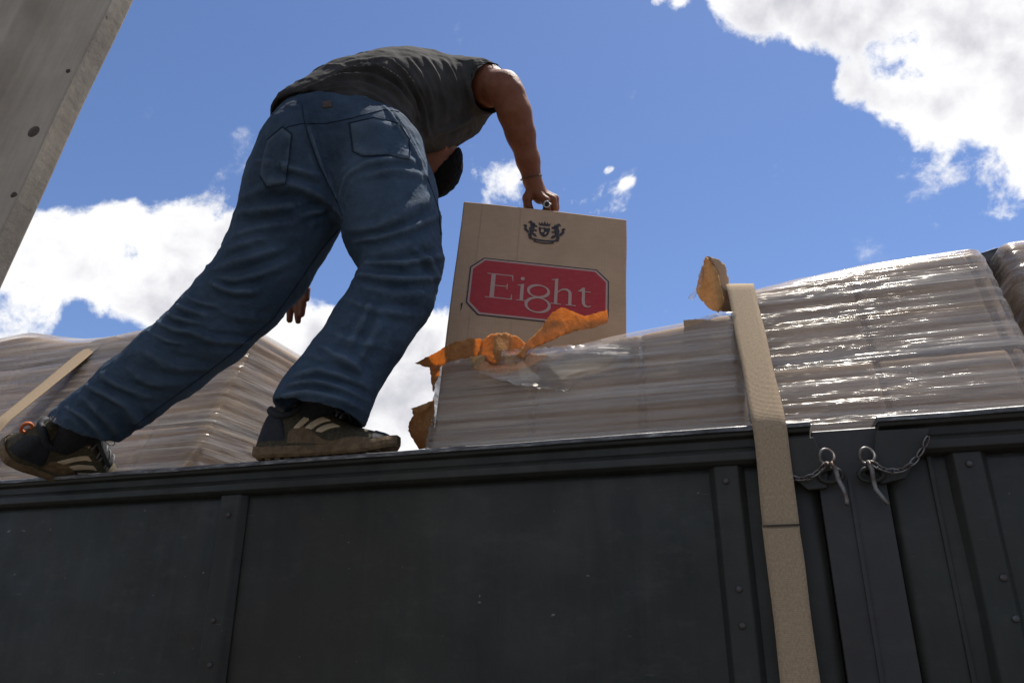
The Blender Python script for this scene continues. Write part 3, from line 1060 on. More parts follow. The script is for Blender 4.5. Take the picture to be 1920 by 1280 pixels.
def build_torn():
    w = open_load
    D0 = lambda x, y, ww: depth_at(x, y, ww)
    # big curled tongue in front of the printed carton
    sheet_from_outline('torn_flap', [(968, 668), (985, 645), (1003, 628), (1022, 606), (1036, 584), (1052, 577), (1072, 584), (1096, 594), (1118, 588), (1139, 580), (1141, 603),
                        (1120, 613), (1098, 618), (1062, 626), (1030, 640), (1000, 655), (985, 672)],
                       lambda x, y: D0(990, 650, .125) + .00035 * (x - 990) - .0012 * (y - 600) * (y > 600) * .5 + .010 * sin((x + y) * .045), M['kraft'], w, seed=3)
    sheet_from_outline('torn_flap', [(778, 681), (800, 668), (826, 655), (852, 640), (882, 632), (902, 634), (908, 650), (902, 668), (868, 672), (838, 682), (822, 694), (800, 688)],
                       lambda x, y: D0(840, 670, .10) - .0005 * (x - 840) + .012 * sin(x * .05), M['kraft'], w, seed=5)
    sheet_from_outline('torn_flap', [(806, 688), (826, 684), (824, 700), (816, 716), (812, 735), (808, 712)],
                       lambda x, y: D0(815, 700, .10) + .0006 * (y - 700), M['kraft'], w, seed=6)
    sheet_from_outline('torn_flap', [(896, 668), (904, 640), (922, 626), (948, 622), (972, 630), (990, 646), (1000, 664), (970, 682), (930, 686)],
                       lambda x, y: D0(945, 650, .115) - .035 * math.sqrt(max(0, 1 - ((x - 945) / 56) ** 2)) * min(1, max(0, (y - 620) / 40)) + .01 * sin(x * .12), M['kraft'], w, seed=7)
    sheet_from_outline('torn_flap', [(774, 768), (792, 758), (816, 749), (816, 840), (788, 842), (776, 826), (764, 806), (767, 790), (776, 778)],
                       lambda x, y: D0(800, 800, .12) - .0011 * (x - 790) + .012 * sin(y * .06), M['kraft'], w, seed=8)
    sheet_from_outline('torn_flap', [(770, 766), (788, 760), (814, 748), (812, 758), (795, 768), (782, 776)],
                       lambda x, y: D0(800, 765, .09) + .0004 * (x - 790), M['kraft'], w, seed=9)
    # brown board seen through the film below the tear
    sheet_from_outline('torn_board', [(880, 668), (940, 662), (1020, 664), (1062, 684), (1080, 712), (1040, 728), (985, 716), (930, 700), (890, 692)],
                       lambda x, y: D0(980, 690, .121) + .004 * sin(x * .05) - (690 - y) * .0002, M['tan'], w, seed=12, thick=.002)
    # loose film pulled up over the opened edge
    sheet_from_outline('loose_film', [(890, 676), (935, 655), (1000, 652), (1100, 645), (1200, 634), (1285, 626), (1392, 606), (1392, 640), (1290, 672), (1210, 690), (1120, 722), (1060, 735), (960, 720), (900, 700)],
                       lambda x, y: D0(1100, 680, .10) - .00018 * (x - 1100) + .012 * sin(x * .021 + y * .03) + .006 * sin(x * .008 - y * .09) - max(0, 690 - y) * -.0006, M['film_clear'], w, step=7, jag=2.5, seed=21, thick=.0006)
    # torn corner board standing on the tall pallet's shoulder
    t = tall_load
    sheet_from_outline('torn_corner_board', [(1324, 482), (1334, 492), (1344, 512), (1352, 540), (1356, 566), (1347, 586), (1330, 577), (1311, 556), (1306, 545), (1314, 515)],
                       lambda x, y: D0(1335, 540, .235) - .0010 * (x - 1330) + .0002 * (y - 540), M['tan'], t, seed=14, thick=.004)
    sheet_from_outline('torn_corner_board', [(1326, 481), (1345, 486), (1358, 500), (1367, 528), (1372, 585), (1352, 584), (1354, 545), (1346, 512), (1336, 492)],
                       lambda x, y: D0(1335, 540, .235) + .0024 * (x - 1340) - .01, M['stack'], t, seed=15, thick=.004)
    sheet_from_outline('loose_film', [(1322, 480), (1332, 482), (1312, 540), (1302, 562), (1291, 556), (1306, 540), (1312, 512)],
                       lambda x, y: D0(1320, 530, .225), M['film_clear'], t, seed=16, thick=.0005)
    # broken carton edge between the two loads
    sheet_from_outline('torn_corner_board', [(1281, 601), (1308, 600), (1338, 601), (1392, 596), (1394, 640), (1340, 638), (1283, 636)],
                       lambda x, y: D0(1335, 620, .15) + .0002 * (1335 - x), M['carton'], open_load, seed=18, thick=.004, jag=.8)


build_torn()


def build_black_sheet():
    o = sheet_from_outline('plastic_sheet', [(1826, 482), (1838, 474), (1868, 464), (1905, 458), (1940, 640), (1960, 760), (1900, 700), (1872, 600), (1845, 530)],
                           lambda x, y: depth_at(1870, 560, .42) + .0004 * (x - 1870) + .01 * sin(y * .07), M['black'], None, seed=44, thick=.003, step=9)
    tag(o, 'black plastic sheet stuffed between the tall pallet and its neighbour', 'plastic sheet')


build_black_sheet()


# ------------------------------------------------------------------ leaning post beside the truck
def build_post():
    P1 = np.array([-.6525 - .039, .961, CAM_Z + .985]); P2 = np.array([-.74 - .034, .961, CAM_Z + .484])
    ax = (P1 - P2) / np.linalg.norm(P1 - P2)
    foot = P2 + ax * ((0.0 - P2[2]) / ax[2])
    t = empty('steel_post', foot)
    zax = Vector(ax); 
    ang = radians(-10)
    xax = Vector((cos(ang), sin(ang), 0)); xax = (xax - zax * xax.dot(zax)).normalized(); yax = zax.cross(xax)
    t.matrix_world = Matrix((( xax.x, yax.x, zax.x, foot[0]), (xax.y, yax.y, zax.y, foot[1]), (xax.z, yax.z, zax.z, foot[2]), (0, 0, 0, 1)))
    tag(t, 'weathered beige steel post leaning beside the truck', 'post')
    L = 4.2
    # folded channel: wide web, right return, raised left fold
    prof = [(.012, 0.0), (.012, .040), (.002, .040), (.002, .012), (-.105, .012), (-.125, -.018), (-.30, -.018), (-.30, .09), (-.31, .09), (-.31, -.030), (-.120, -.030), (-.100, 0.0)]
    n = len(prof)
    nz = 90
    V = []
    for i in range(nz + 1):
        z = -.02 + (L + .02) * i / nz
        for j, p in enumerate(prof):
            V.append((p[0] + .0012 * sin(z * 17 + j * .1), p[1] + .0018 * sin(z * 7.3 + p[0] * 20), z))
    F = [(i * n + j, i * n + (j + 1) % n, (i + 1) * n + (j + 1) % n, (i + 1) * n + j) for i in range(nz) for j in range(n)]
    F += [tuple(range(n))[::-1], tuple(nz * n + j for j in range(n))]
    b = MB(); b.add(V, F)
    b.build('post_web', M['post'], t, bevel=.003)
    for (x, z, r) in ((-.012, 2.40, .011), (.006, 2.285, .006), (-.002, 2.52, .004), (-.07, 2.05, .009)):
        bb = MB()
        k = 12
        v = [(x + r * q * cos(a) * 1.0, -.001 - .004 * (1 - q), z + r * q * sin(a)) for q in (1.0, .7, .3) for a in np.linspace(0, 2 * pi, k, endpoint=False)]
        bb.add(v, [(i * k + j, i * k + (j + 1) % k, (i + 1) * k + (j + 1) % k, (i + 1) * k + j) for i in range(2) for j in range(k)] + [tuple(2 * k + j for j in range(k))])
        bb.build('rivet', M['leather'], t, True)
    bb = MB(); bb.box((-.36, -.08, -.02), (.06, .14, .012)); bb.build('base_plate', M['post'], t, bevel=.002)


build_post()


# ------------------------------------------------------------------ the printed carton
CTL = at(870, 377, 2.02); CTR = at(1175, 410, 2.0355); CBL = at(834, 645, 1.8077)
CW = float(np.linalg.norm(CTR - CTL)); CA = (CTR - CTL) / CW
CB = CBL - CTL; CB = CB - CA * (CA @ CB); CB /= np.linalg.norm(CB)
CN = np.cross(CB, CA)
if CN[1] < 0: CN = -CN                     # into the box
CH, CD = .585, .30


def build_carton():
    base = CTL + CB * CH
    t = empty('carton', base)
    t.matrix_world = Matrix(((CA[0], CN[0], -CB[0], base[0]), (CA[1], CN[1], -CB[1], base[1]), (CA[2], CN[2], -CB[2], base[2]), (0, 0, 0, 1)))
    tag(t, 'brown cardboard carton with a red panel reading Eight and a black crest', 'carton')
    # body: each board bulges slightly
    def board(fn, n=22):
        g = np.linspace(0, 1, n + 1)
        return [fn(a, b) for b in g for a in g], [(j * (n + 1) + i, j * (n + 1) + i + 1, (j + 1) * (n + 1) + i + 1, (j + 1) * (n + 1) + i) for j in range(n) for i in range(n)]
    bl = lambda a, b, k: k * 16 * a * (1 - a) * b * (1 - b)
    mb = MB()
    mb.add(*board(lambda a, b: (a * CW, 0.0, b * CH)))                      # printed front stays flat
    mb.add(*board(lambda a, b: (a * CW, CD + bl(a, b, .004), b * CH)))
    mb.add(*board(lambda a, b: (-bl(a, b, .006), a * CD, b * CH)))
    mb.add(*board(lambda a, b: (CW + bl(a, b, .005), a * CD, b * CH)))
    mb.add(*board(lambda a, b: (a * CW, b * CD, 0)))
    mb.add(*board(lambda a, b: (a * CW, b * CD, CH - bl(a, b, .004))))
    pv = np.array(mb.v)
    dn = .0016 * np.c_[fbm(pv * 6, 91, 3), 0 * pv[:, 0], fbm(pv * 6, 95, 3)]
    dn[:, 2] += .0022 * np.sin(pv[:, 0] * 9.0) * (pv[:, 2] > CH - .001)
    mb.v = [tuple(q) for q in pv + dn]
    o = mb.build('carton_body', M['carton'], t)
    bm = bmesh.new(); bm.from_mesh(o.data)
    bmesh.ops.remove_doubles(bm, verts=bm.verts, dist=.0004)
    bmesh.ops.recalc_face_normals(bm, faces=bm.faces)
    bm.to_mesh(o.data); bm.free()
    md = o.modifiers.new('bevel', 'BEVEL'); md.width = .004; md.segments = 3; md.limit_method = 'ANGLE'; md.angle_limit = radians(50)
    for f in o.data.polygons: f.use_smooth = False
    # top flaps meet along a slit, tape over it; hand hole
    b = MB(); b.box((.004, CD / 2 - .0012, CH - .004), (CW - .004, CD / 2 + .0012, CH + .0012)); b.build('flap_slit', M['leather'], t)
    b = MB(); b.box((.19, .050, CH - .006), (.29, .085, CH + .0012)); b.build('hand_hole', M['black'], t, bevel=.002)
    # creases of the board, faint vertical lines
    for x in (.052, .157):
        b = MB(); b.box((x, -.0011, .02), (x + .0012, -.0004, CH - .004)); b.build('board_crease', M['carton'], t)

    y = [-.0012]
    def face(x, v): return (x, y[0], CH - v)
    def poly(mbx, pts, step=.00006):
        y[0] -= step
        n = len(mbx.v)
        mbx.v += [face(*p) for p in pts]
        mbx.f.append(tuple(range(n, n + len(pts))))
    def octo(x0, y0, x1, y1, c):
        return [(x0 + c, y0), (x1 - c, y0), (x1, y0 + c), (x1, y1 - c), (x1 - c, y1), (x0 + c, y1), (x0, y1 - c), (x0, y0 + c)]
    def plate(name, mat, pts, parent):
        m_ = MB(); poly(m_, pts); return m_.build(name, mat, parent)
    L = plate('logo_outline', M['ink'], octo(.038, .1795, .402, .3545, .033), t)
    y[0] -= .0003
    plate('logo_border', M['pale'], octo(.0412, .1827, .3988, .3513, .0317), t)
    y[0] -= .0003
    plate('logo_panel', M['red'], octo(.0465, .188, .3935, .346, .0295), t)
    y[0] -= .0003
    # letters
    def strk(mbx, pts, wid):
        """ribbon along pts with widths"""
        pts = [np.array(p, float) for p in pts]
        n = len(pts)
        wd = wid if isinstance(wid, list) else [wid] * n
        A, B = [], []
        for i in range(n):
            tt = pts[min(i + 1, n - 1)] - pts[max(i - 1, 0)]
            tt /= np.linalg.norm(tt); nn = np.array([-tt[1], tt[0]])
            A.append(pts[i] + nn * wd[i] / 2); B.append(pts[i] - nn * wd[i] / 2)
        y[0] -= .00006
        k = len(mbx.v)
        mbx.v += [face(*p) for p in A] + [face(*p) for p in B]
        mbx.f += [(k + i, k + i + 1, k + n + i + 1, k + n + i) for i in range(n - 1)]
    def rect(mbx, x0, y0, x1, y1): poly(mbx, [(x0, y0), (x1, y0), (x1, y1), (x0, y1)])
    s = .0026
    e = MB()                                         # E
    rect(e, .0955, .2275, .1065, .2985); rect(e, .084, .2262, .118, .2262 + s); rect(e, .084, .2975, .118, .2975 + s)
    rect(e, .1065, .2262, .150, .2262 + s + .0004); rect(e, .1065, .2607, .139, .2607 + s); rect(e, .1065, .2972, .152, .2972 + s + .0004)
    poly(e, [(.1475, .2262), (.1515, .2262), (.153, .244), (.1515, .244)]); poly(e, [(.1505, .2838), (.152, .2838), (.1535, .3002), (.149, .3002)])
    poly(e, [(.137, .2535), (.1395, .2535), (.1395, .2705), (.137, .2705)])
    e.build('letter', M['pale'], L)
    e = MB()                                         # i
    rect(e, .1725, .2515, .1812, .2985); rect(e, .1635, .2975, .1905, .2975 + s); poly(e, [(.1645, .2535), (.1812, .2485), (.1812, .2535), (.1645, .2560)])
    poly(e, [(.1765 + .0055 * cos(a), .2335 + .0055 * sin(a)) for a in np.linspace(0, 2 * pi, 14, endpoint=False)])
    e.build('letter', M['pale'], L)
    e = MB()                                         # figure-eight g
    for (cx_, cy_, rx_, ry_, ph) in ((.2195, .2662, .0262, .0178, .5), (.2195, .3078, .0300, .0215, .35)):
        aa = np.linspace(0, 2 * pi, 49)
        strk(e, [(cx_ + rx_ * cos(a), cy_ + ry_ * sin(a)) for a in aa], [.0036 + .0046 * abs(cos(a - ph)) ** 1.6 for a in aa])
    e.build('letter', M['pale'], L)
    e = MB()                                         # h
    rect(e, .2605, .2245, .2690, .2985); poly(e, [(.2515, .2265), (.2690, .2215), (.2690, .2255), (.2515, .2285)])
    rect(e, .2515, .2975, .2785, .2975 + s)
    strk(e, [(.2685, .2640), (.2745, .2575), (.283, .2530), (.292, .2530), (.2985, .2570), (.3010, .2640), (.3012, .272), (.3012, .2985)], [.003, .0035, .0045, .006, .0075, .0085, .0085, .0085])
    rect(e, .2905, .2975, .3170, .2975 + s)
    e.build('letter', M['pale'], L)
    e = MB()                                         # t
    strk(e, [(.3355, .2420), (.3355, .280), (.3365, .2905), (.3405, .2965), (.3470, .2985), (.3555, .2955)], [.0075, .0085, .0085, .007, .0045, .003])
    rect(e, .3215, .2525, .3545, .2525 + s); poly(e, [(.3230, .2525), (.3318, .2435), (.3318, .2525)])
    e.build('letter', M['pale'], L)
    # crest: crown, shield, two rampant lions, ribbon
    y[0] = -.0014
    c = MB()
    cx, cy = .2243, .076
    def P(lst): poly(c, [(cx + a * .0013, cy + b * .0013) for a, b in lst])
    P([(-11, -12), (-12, -7), (-11, -3), (-9, 5), (-5, 10), (0, 13), (5, 10), (9, 5), (11, -3), (12, -7), (11, -12), (4, -10), (0, -12), (-4, -10)])
    P([(-11, -16), (-13, -24), (-8, -20), (-6, -26), (-3, -20), (0, -28), (3, -20), (6, -26), (8, -20), (13, -24), (11, -16)])
    for sg in (-1, 1):
        q = lambda l: P([(sg * a, b) for a, b in l])
        q([(20, -20), (26, -22), (30, -18), (29, -12), (32, -6), (30, 4), (33, 12), (30, 18), (24, 18), (26, 10), (22, 4), (21, -6), (19, -12)])
        q([(15, -14), (20, -16), (21, -12), (15, -10)]); q([(15, -3), (22, -5), (22, -1), (16, 1)])
        q([(17, 8), (24, 4), (25, 9), (19, 14), (14, 15)])
        q([(31, 2), (37, -4), (36, -12), (41, -15), (45, -10), (41, -10), (42, -2), (36, 5), (32, 8)])
        q([(35, -19), (31, -25), (26, -24), (27, -20)])
    P([(-30, 17), (-15, 20), (0, 21), (15, 20), (30, 17), (32, 20), (16, 24), (0, 25), (-16, 24), (-32, 20)])
    P([(-18, 22), (0, 24.5), (18, 22), (22, 27), (0, 30), (-22, 27)])
    cr = c.build('crest', M['ink'], t)
    c = MB()
    y[0] -= .0004
    P([(-7, -6), (-1.2, -6), (-1.2, 2), (-7, 2)]); P([(1.2, 1), (6, 1), (3, 7), (1.2, 8.5)]); P([(-16, 24.6), (0, 26.4), (16, 24.6), (16, 25.6), (0, 27.6), (-16, 25.6)])
    c.build('crest_detail', M['carton'], cr)
    # handling mark low on the left
    b = MB(); y[0] = -.0014
    poly(b, [(.026, .325), (.031, .323), (.030, .334), (.027, .336)]); poly(b, [(.028, .335), (.030, .335), (.028, .346), (.0265, .345)])
    b.build('ink_mark', M['ink'], t)


build_carton()


# ------------------------------------------------------------------ implicit modelling for the figure
class Field:
    def __init__(s, lo, hi, h):
        s.lo = np.array(lo, float); s.h = h
        s.n = np.ceil((np.array(hi) - s.lo) / h).astype(int) + 1
        s.F = np.full(tuple(s.n), 1.0, np.float32)

    def block(s, lo, hi):
        a = np.clip(np.floor((np.array(lo) - s.lo) / s.h).astype(int), 0, s.n - 1)
        b = np.clip(np.ceil((np.array(hi) - s.lo) / s.h).astype(int) + 1, 1, s.n)
        if np.any(b - a < 2): return None
        sl = tuple(slice(i, j) for i, j in zip(a, b))
        ax = [s.lo[i] + s.h * np.arange(a[i], b[i]) for i in range(3)]
        X, Y, Z = np.meshgrid(*ax, indexing='ij')
        return sl, np.stack([X, Y, Z], -1).astype(np.float32)

    def put(s, d, sl, k):
        a = s.F[sl]
        if k <= 0:
            s.F[sl] = np.minimum(a, d); return
        h = np.clip(.5 + .5 * (d - a) / k, 0, 1)
        s.F[sl] = d * (1 - h) + a * h - k * h * (1 - h)

    def cone(s, a, ra, b, rb, k=.012):
        a, b = np.array(a, np.float32), np.array(b, np.float32)
        m = max(ra, rb) + .03 + k
        r = s.block(np.minimum(a, b) - m, np.maximum(a, b) + m)
        if r is None: return
        sl, P = r
        ab = b - a; L = float(ab @ ab) + 1e-9
        t = np.clip(((P - a) @ ab) / L, 0, 1)
        d = np.linalg.norm(P - a - t[..., None] * ab, axis=-1) - (ra + t * (rb - ra))
        s.put(d, sl, k)

    def chain(s, pts, k=.012):
        for (a, ra), (b, rb) in zip(pts[:-1], pts[1:]):
            s.cone(a, ra, b, rb, k)

    def ell(s, c, R, ax, k=.02):
        """ellipsoid: axes ax (3 unit rows), radii R"""
        c = np.array(c, np.float32); R = np.array(R, np.float32)
        m = R.max() + .03 + k
        r = s.block(c - m, c + m)
        if r is None: return
        sl, P = r
        q = (P - c) @ np.array(ax, np.float32).T
        k0 = np.linalg.norm(q / R, axis=-1); k1 = np.linalg.norm(q / (R * R), axis=-1) + 1e-6
        s.put(k0 * (k0 - 1) / k1, sl, k)

    def cut(s, p, n, lo=None, hi=None):
        """remove what lies on the +n side of a plane (within a box)"""
        p = np.array(p, np.float32); n = np.array(n, np.float32); n = n / np.linalg.norm(n)
        r = s.block(s.lo if lo is None else lo, (s.lo + s.h * s.n) if hi is None else hi)
        sl, P = r
        s.F[sl] = np.maximum(s.F[sl], (P - p) @ n)

    def carve(s, other):
        s.F = np.maximum(s.F, -other.F)

    def mesh(s):
        F, lo, h = s.F, s.lo, s.h
        S = F < 0
        nx, ny, nz = F.shape
        cnt = np.zeros((nx - 1, ny - 1, nz - 1), np.int8)
        for i in (0, 1):
            for j in (0, 1):
                for k in (0, 1):
                    cnt += S[i:nx - 1 + i, j:ny - 1 + j, k:nz - 1 + k]
        C = np.argwhere((cnt > 0) & (cnt < 8))
        acc = np.zeros((len(C), 3)); num = np.zeros(len(C))
        for axis in range(3):
            o1, o2 = [a for a in range(3) if a != axis]
            for i in (0, 1):
                for j in (0, 1):
                    a = C.copy(); a[:, o1] += i; a[:, o2] += j
                    b = a.copy(); b[:, axis] += 1
                    fa = F[a[:, 0], a[:, 1], a[:, 2]]; fb = F[b[:, 0], b[:, 1], b[:, 2]]
                    x = (fa < 0) != (fb < 0)
                    t = np.where(x, fa / np.where(fa == fb, 1, fa - fb), 0)
                    pt = a.astype(float); pt[:, axis] += t
                    acc[x] += pt[x]; num[x] += 1
        V = lo + h * acc / num[:, None]
        idx = np.full(cnt.shape, -1, np.int64)
        idx[C[:, 0], C[:, 1], C[:, 2]] = np.arange(len(C))
        quads = []
        for axis in range(3):
            o1, o2 = (axis + 1) % 3, (axis + 2) % 3
            sl0 = [slice(1, -1)] * 3; sl1 = [slice(1, -1)] * 3
            sl0[axis] = slice(0, -1); sl1[axis] = slice(1, None)
            A = S[tuple(sl0)]; B = S[tuple(sl1)]
            E = np.argwhere(A != B)
            if len(E) == 0: continue
            fl = A[E[:, 0], E[:, 1], E[:, 2]]
            base = E.copy()
            base[:, o1] += 1; base[:, o2] += 1      # grid index of the edge's start
            def cell(d1, d2):
                c = base.copy(); c[:, o1] += d1; c[:, o2] += d2
                return idx[c[:, 0], c[:, 1], c[:, 2]]
            q = np.stack([cell(-1, -1), cell(0, -1), cell(0, 0), cell(-1, 0)], 1)
            q[~fl] = q[~fl][:, ::-1]
            quads.append(q)
        Q = np.concatenate(quads)
        Q = Q[(Q >= 0).all(1)]
        return V, Q


def relax(V, Q, it=2, lam=.5):
    e = np.concatenate([Q[:, [0, 1]], Q[:, [1, 2]], Q[:, [2, 3]], Q[:, [3, 0]]])
    for _ in range(it):
        acc = np.zeros_like(V); n = np.zeros(len(V))
        np.add.at(acc, e[:, 0], V[e[:, 1]]); np.add.at(n, e[:, 0], 1)
        np.add.at(acc, e[:, 1], V[e[:, 0]]); np.add.at(n, e[:, 1], 1)
        V = V + lam * (acc / np.maximum(n, 1)[:, None] - V)
    return V


def normals(V, Q):
    fn = np.cross(V[Q[:, 2]] - V[Q[:, 0]], V[Q[:, 3]] - V[Q[:, 1]])
    N_ = np.zeros_like(V)
    for i in range(4): np.add.at(N_, Q[:, i], fn)
    return N_ / (np.linalg.norm(N_, axis=1)[:, None] + 1e-12)


def fold(V, Nn, bvh, line, amp, wid, disp):
    """raise one crease of cloth that runs along `line` on the near surface"""
    pts = []
    for (a, b) in zip(line[:-1], line[1:]):
        n = max(1, int(math.hypot(b[0] - a[0], b[1] - a[1]) / 7))
        pts += [(a[0] + (b[0] - a[0]) * i / n, a[1] + (b[1] - a[1]) * i / n) for i in range(n)]
    pts.append(line[-1])
    P = []
    for p in pts:
        r = Vector(ray(*p)).normalized()
        hit = bvh.ray_cast(Vector((0, 0, CAM_Z)), r)
        if hit[0] is not None: P.append(np.array(hit[0]))
    if len(P) < 2: return
    P = np.array(P)
    for _ in range(5):
        if len(P) > 3: P[1:-1] = (P[:-2] + 2 * P[1:-1] + P[2:]) / 4
    lo, hi = P.min(0) - 4 * wid, P.max(0) + 4 * wid
    sel = np.where(((V > lo) & (V < hi)).all(1))[0]
    if len(sel) == 0: return
    X = V[sel]
    best = np.full(len(sel), 9.0); bt = np.zeros(len(sel))
    m = len(P) - 1
    for i in range(m):
        a, b = P[i], P[i + 1]
        ab = b - a; t = np.clip(((X - a) @ ab) / (ab @ ab + 1e-12), 0, 1)
        d = np.linalg.norm(X - a - t[:, None] * ab, axis=1)
        u = d < best
        best[u] = d[u]; bt[u] = (i + t[u]) / m
    w = np.sqrt(np.clip(np.sin(np.clip(bt, .03, .97) * pi), 0, 1))
    wid = wid * (.60 + .45 * hash3(int(line[-1][0]), int(line[-1][1]), 5, 4)) * (1 + .45 * (bt - .5))
    g = np.exp(-(best / wid) ** 1.8) - .5 * np.exp(-((best - 1.9 * wid) / (wid * .9)) ** 2)
    disp[sel] += 1.5 * amp * w * g * (.35 + .9 * hash3(int(line[0][0]), int(line[0][1]), 3, 9))


def crease(V, axis, fa, fp, seed):
    """sharp irregular wrinkles that run across an axis"""
    a = np.array(axis, float); a /= np.linalg.norm(a)
    t = V @ a
    q = (V - t[:, None] * a) * fp
    wv = fbm(V * 9.0, seed + 40, 2) * .9
    n = vnoise(np.c_[q[:, 0] + t * fa * .0 + 3.1, q[:, 1], t * fa + q[:, 2] * .6 + wv], seed)
    n2 = vnoise(np.c_[q[:, 0] * 1.7, q[:, 1] * 1.7 + 5.0, t * fa * 2.1 + q[:, 2] * 1.1 + wv * 1.7], seed + 3)
    return (1 - np.abs(n)) ** 5 + .5 * (1 - np.abs(n2)) ** 5 - .35


def cloth(name, V, Q, folds, mat, parent, noise_amp=.0025, seed=1, extra=None):
    Nn = normals(V, Q)
    bvh = BVHTree.FromPolygons(V.tolist(), Q.tolist())
    disp = np.zeros(len(V))
    for line, amp, wid in folds: fold(V, Nn, bvh, line, amp, wid, disp)
    if extra is not None: disp += extra(V)
    disp += noise_amp * fbm(V * 17, seed, 3) + noise_amp * .5 * fbm(V * [55, 55, 38], seed + 4, 2)
    V = V + Nn * disp[:, None]
    V = relax(V, Q, 1, .2)
    o = link_mesh(name, V, Q, mat, parent, True, True)
    return o, V, Q


def pr(px, py, D, rpx):
    return (at(px, py, D), rpx * D / FPX)


def frame(xa, ya):
    """orthonormal rows from a main axis and a hint"""
    x = np.array(xa, float); x /= np.linalg.norm(x)
    y = np.array(ya, float); y -= x * (x @ y); y /= np.linalg.norm(y)
    return np.array([x, y, np.cross(x, y)])


# ------------------------------------------------------------------ the man
FOOT_R = tp(-.45, .04, RAIL)
person = empty('person', FOOT_R)
tag(person, 'man in charcoal t-shirt and blue jeans bending over to lift the printed carton', 'person')

LEFT_LEG = [(578, 300, 1.875, 95), (560, 360, 1.86, 96), (536, 425, 1.84, 87), (500, 495, 1.82, 81), (455, 555, 1.80, 75), (393, 618, 1.78, 72),
            (320, 678, 1.77, 68), (245, 735, 1.755, 63), (185, 780, 1.745, 57), (140, 810, 1.735, 55)]
RIGHT_LEG = [(708, 300, 1.86, 87), (722, 365, 1.82, 92), (736, 430, 1.78, 88), (756, 497, 1.74, 71), (737, 553, 1.71, 73), (692, 622, 1.67, 72),
             (648, 688, 1.64, 70), (618, 735, 1.62, 74), (600, 768, 1.612, 83), (590, 800, 1.61, 87)]
PEL_X = at(790, 290, 1.90) - at(500, 245, 1.90)
PEL_F = frame(PEL_X, (0.25, 0.15, 1.0))


def torso_axis():
    return at(790, 190, 2.12) - at(648, 262, 1.90)


HEM_L, HEM_R, HEM_T = at(506, 226, 1.93), at(796, 300, 1.90), at(640, 172, 1.80)
HEM_N = np.cross(HEM_R - HEM_L, HEM_T - HEM_L); HEM_N /= np.linalg.norm(HEM_N)
if HEM_N @ torso_axis() < 0: HEM_N = -HEM_N

LO, HI = (-1.25, 1.15, 1.85), (.35, 2.35, 3.35)


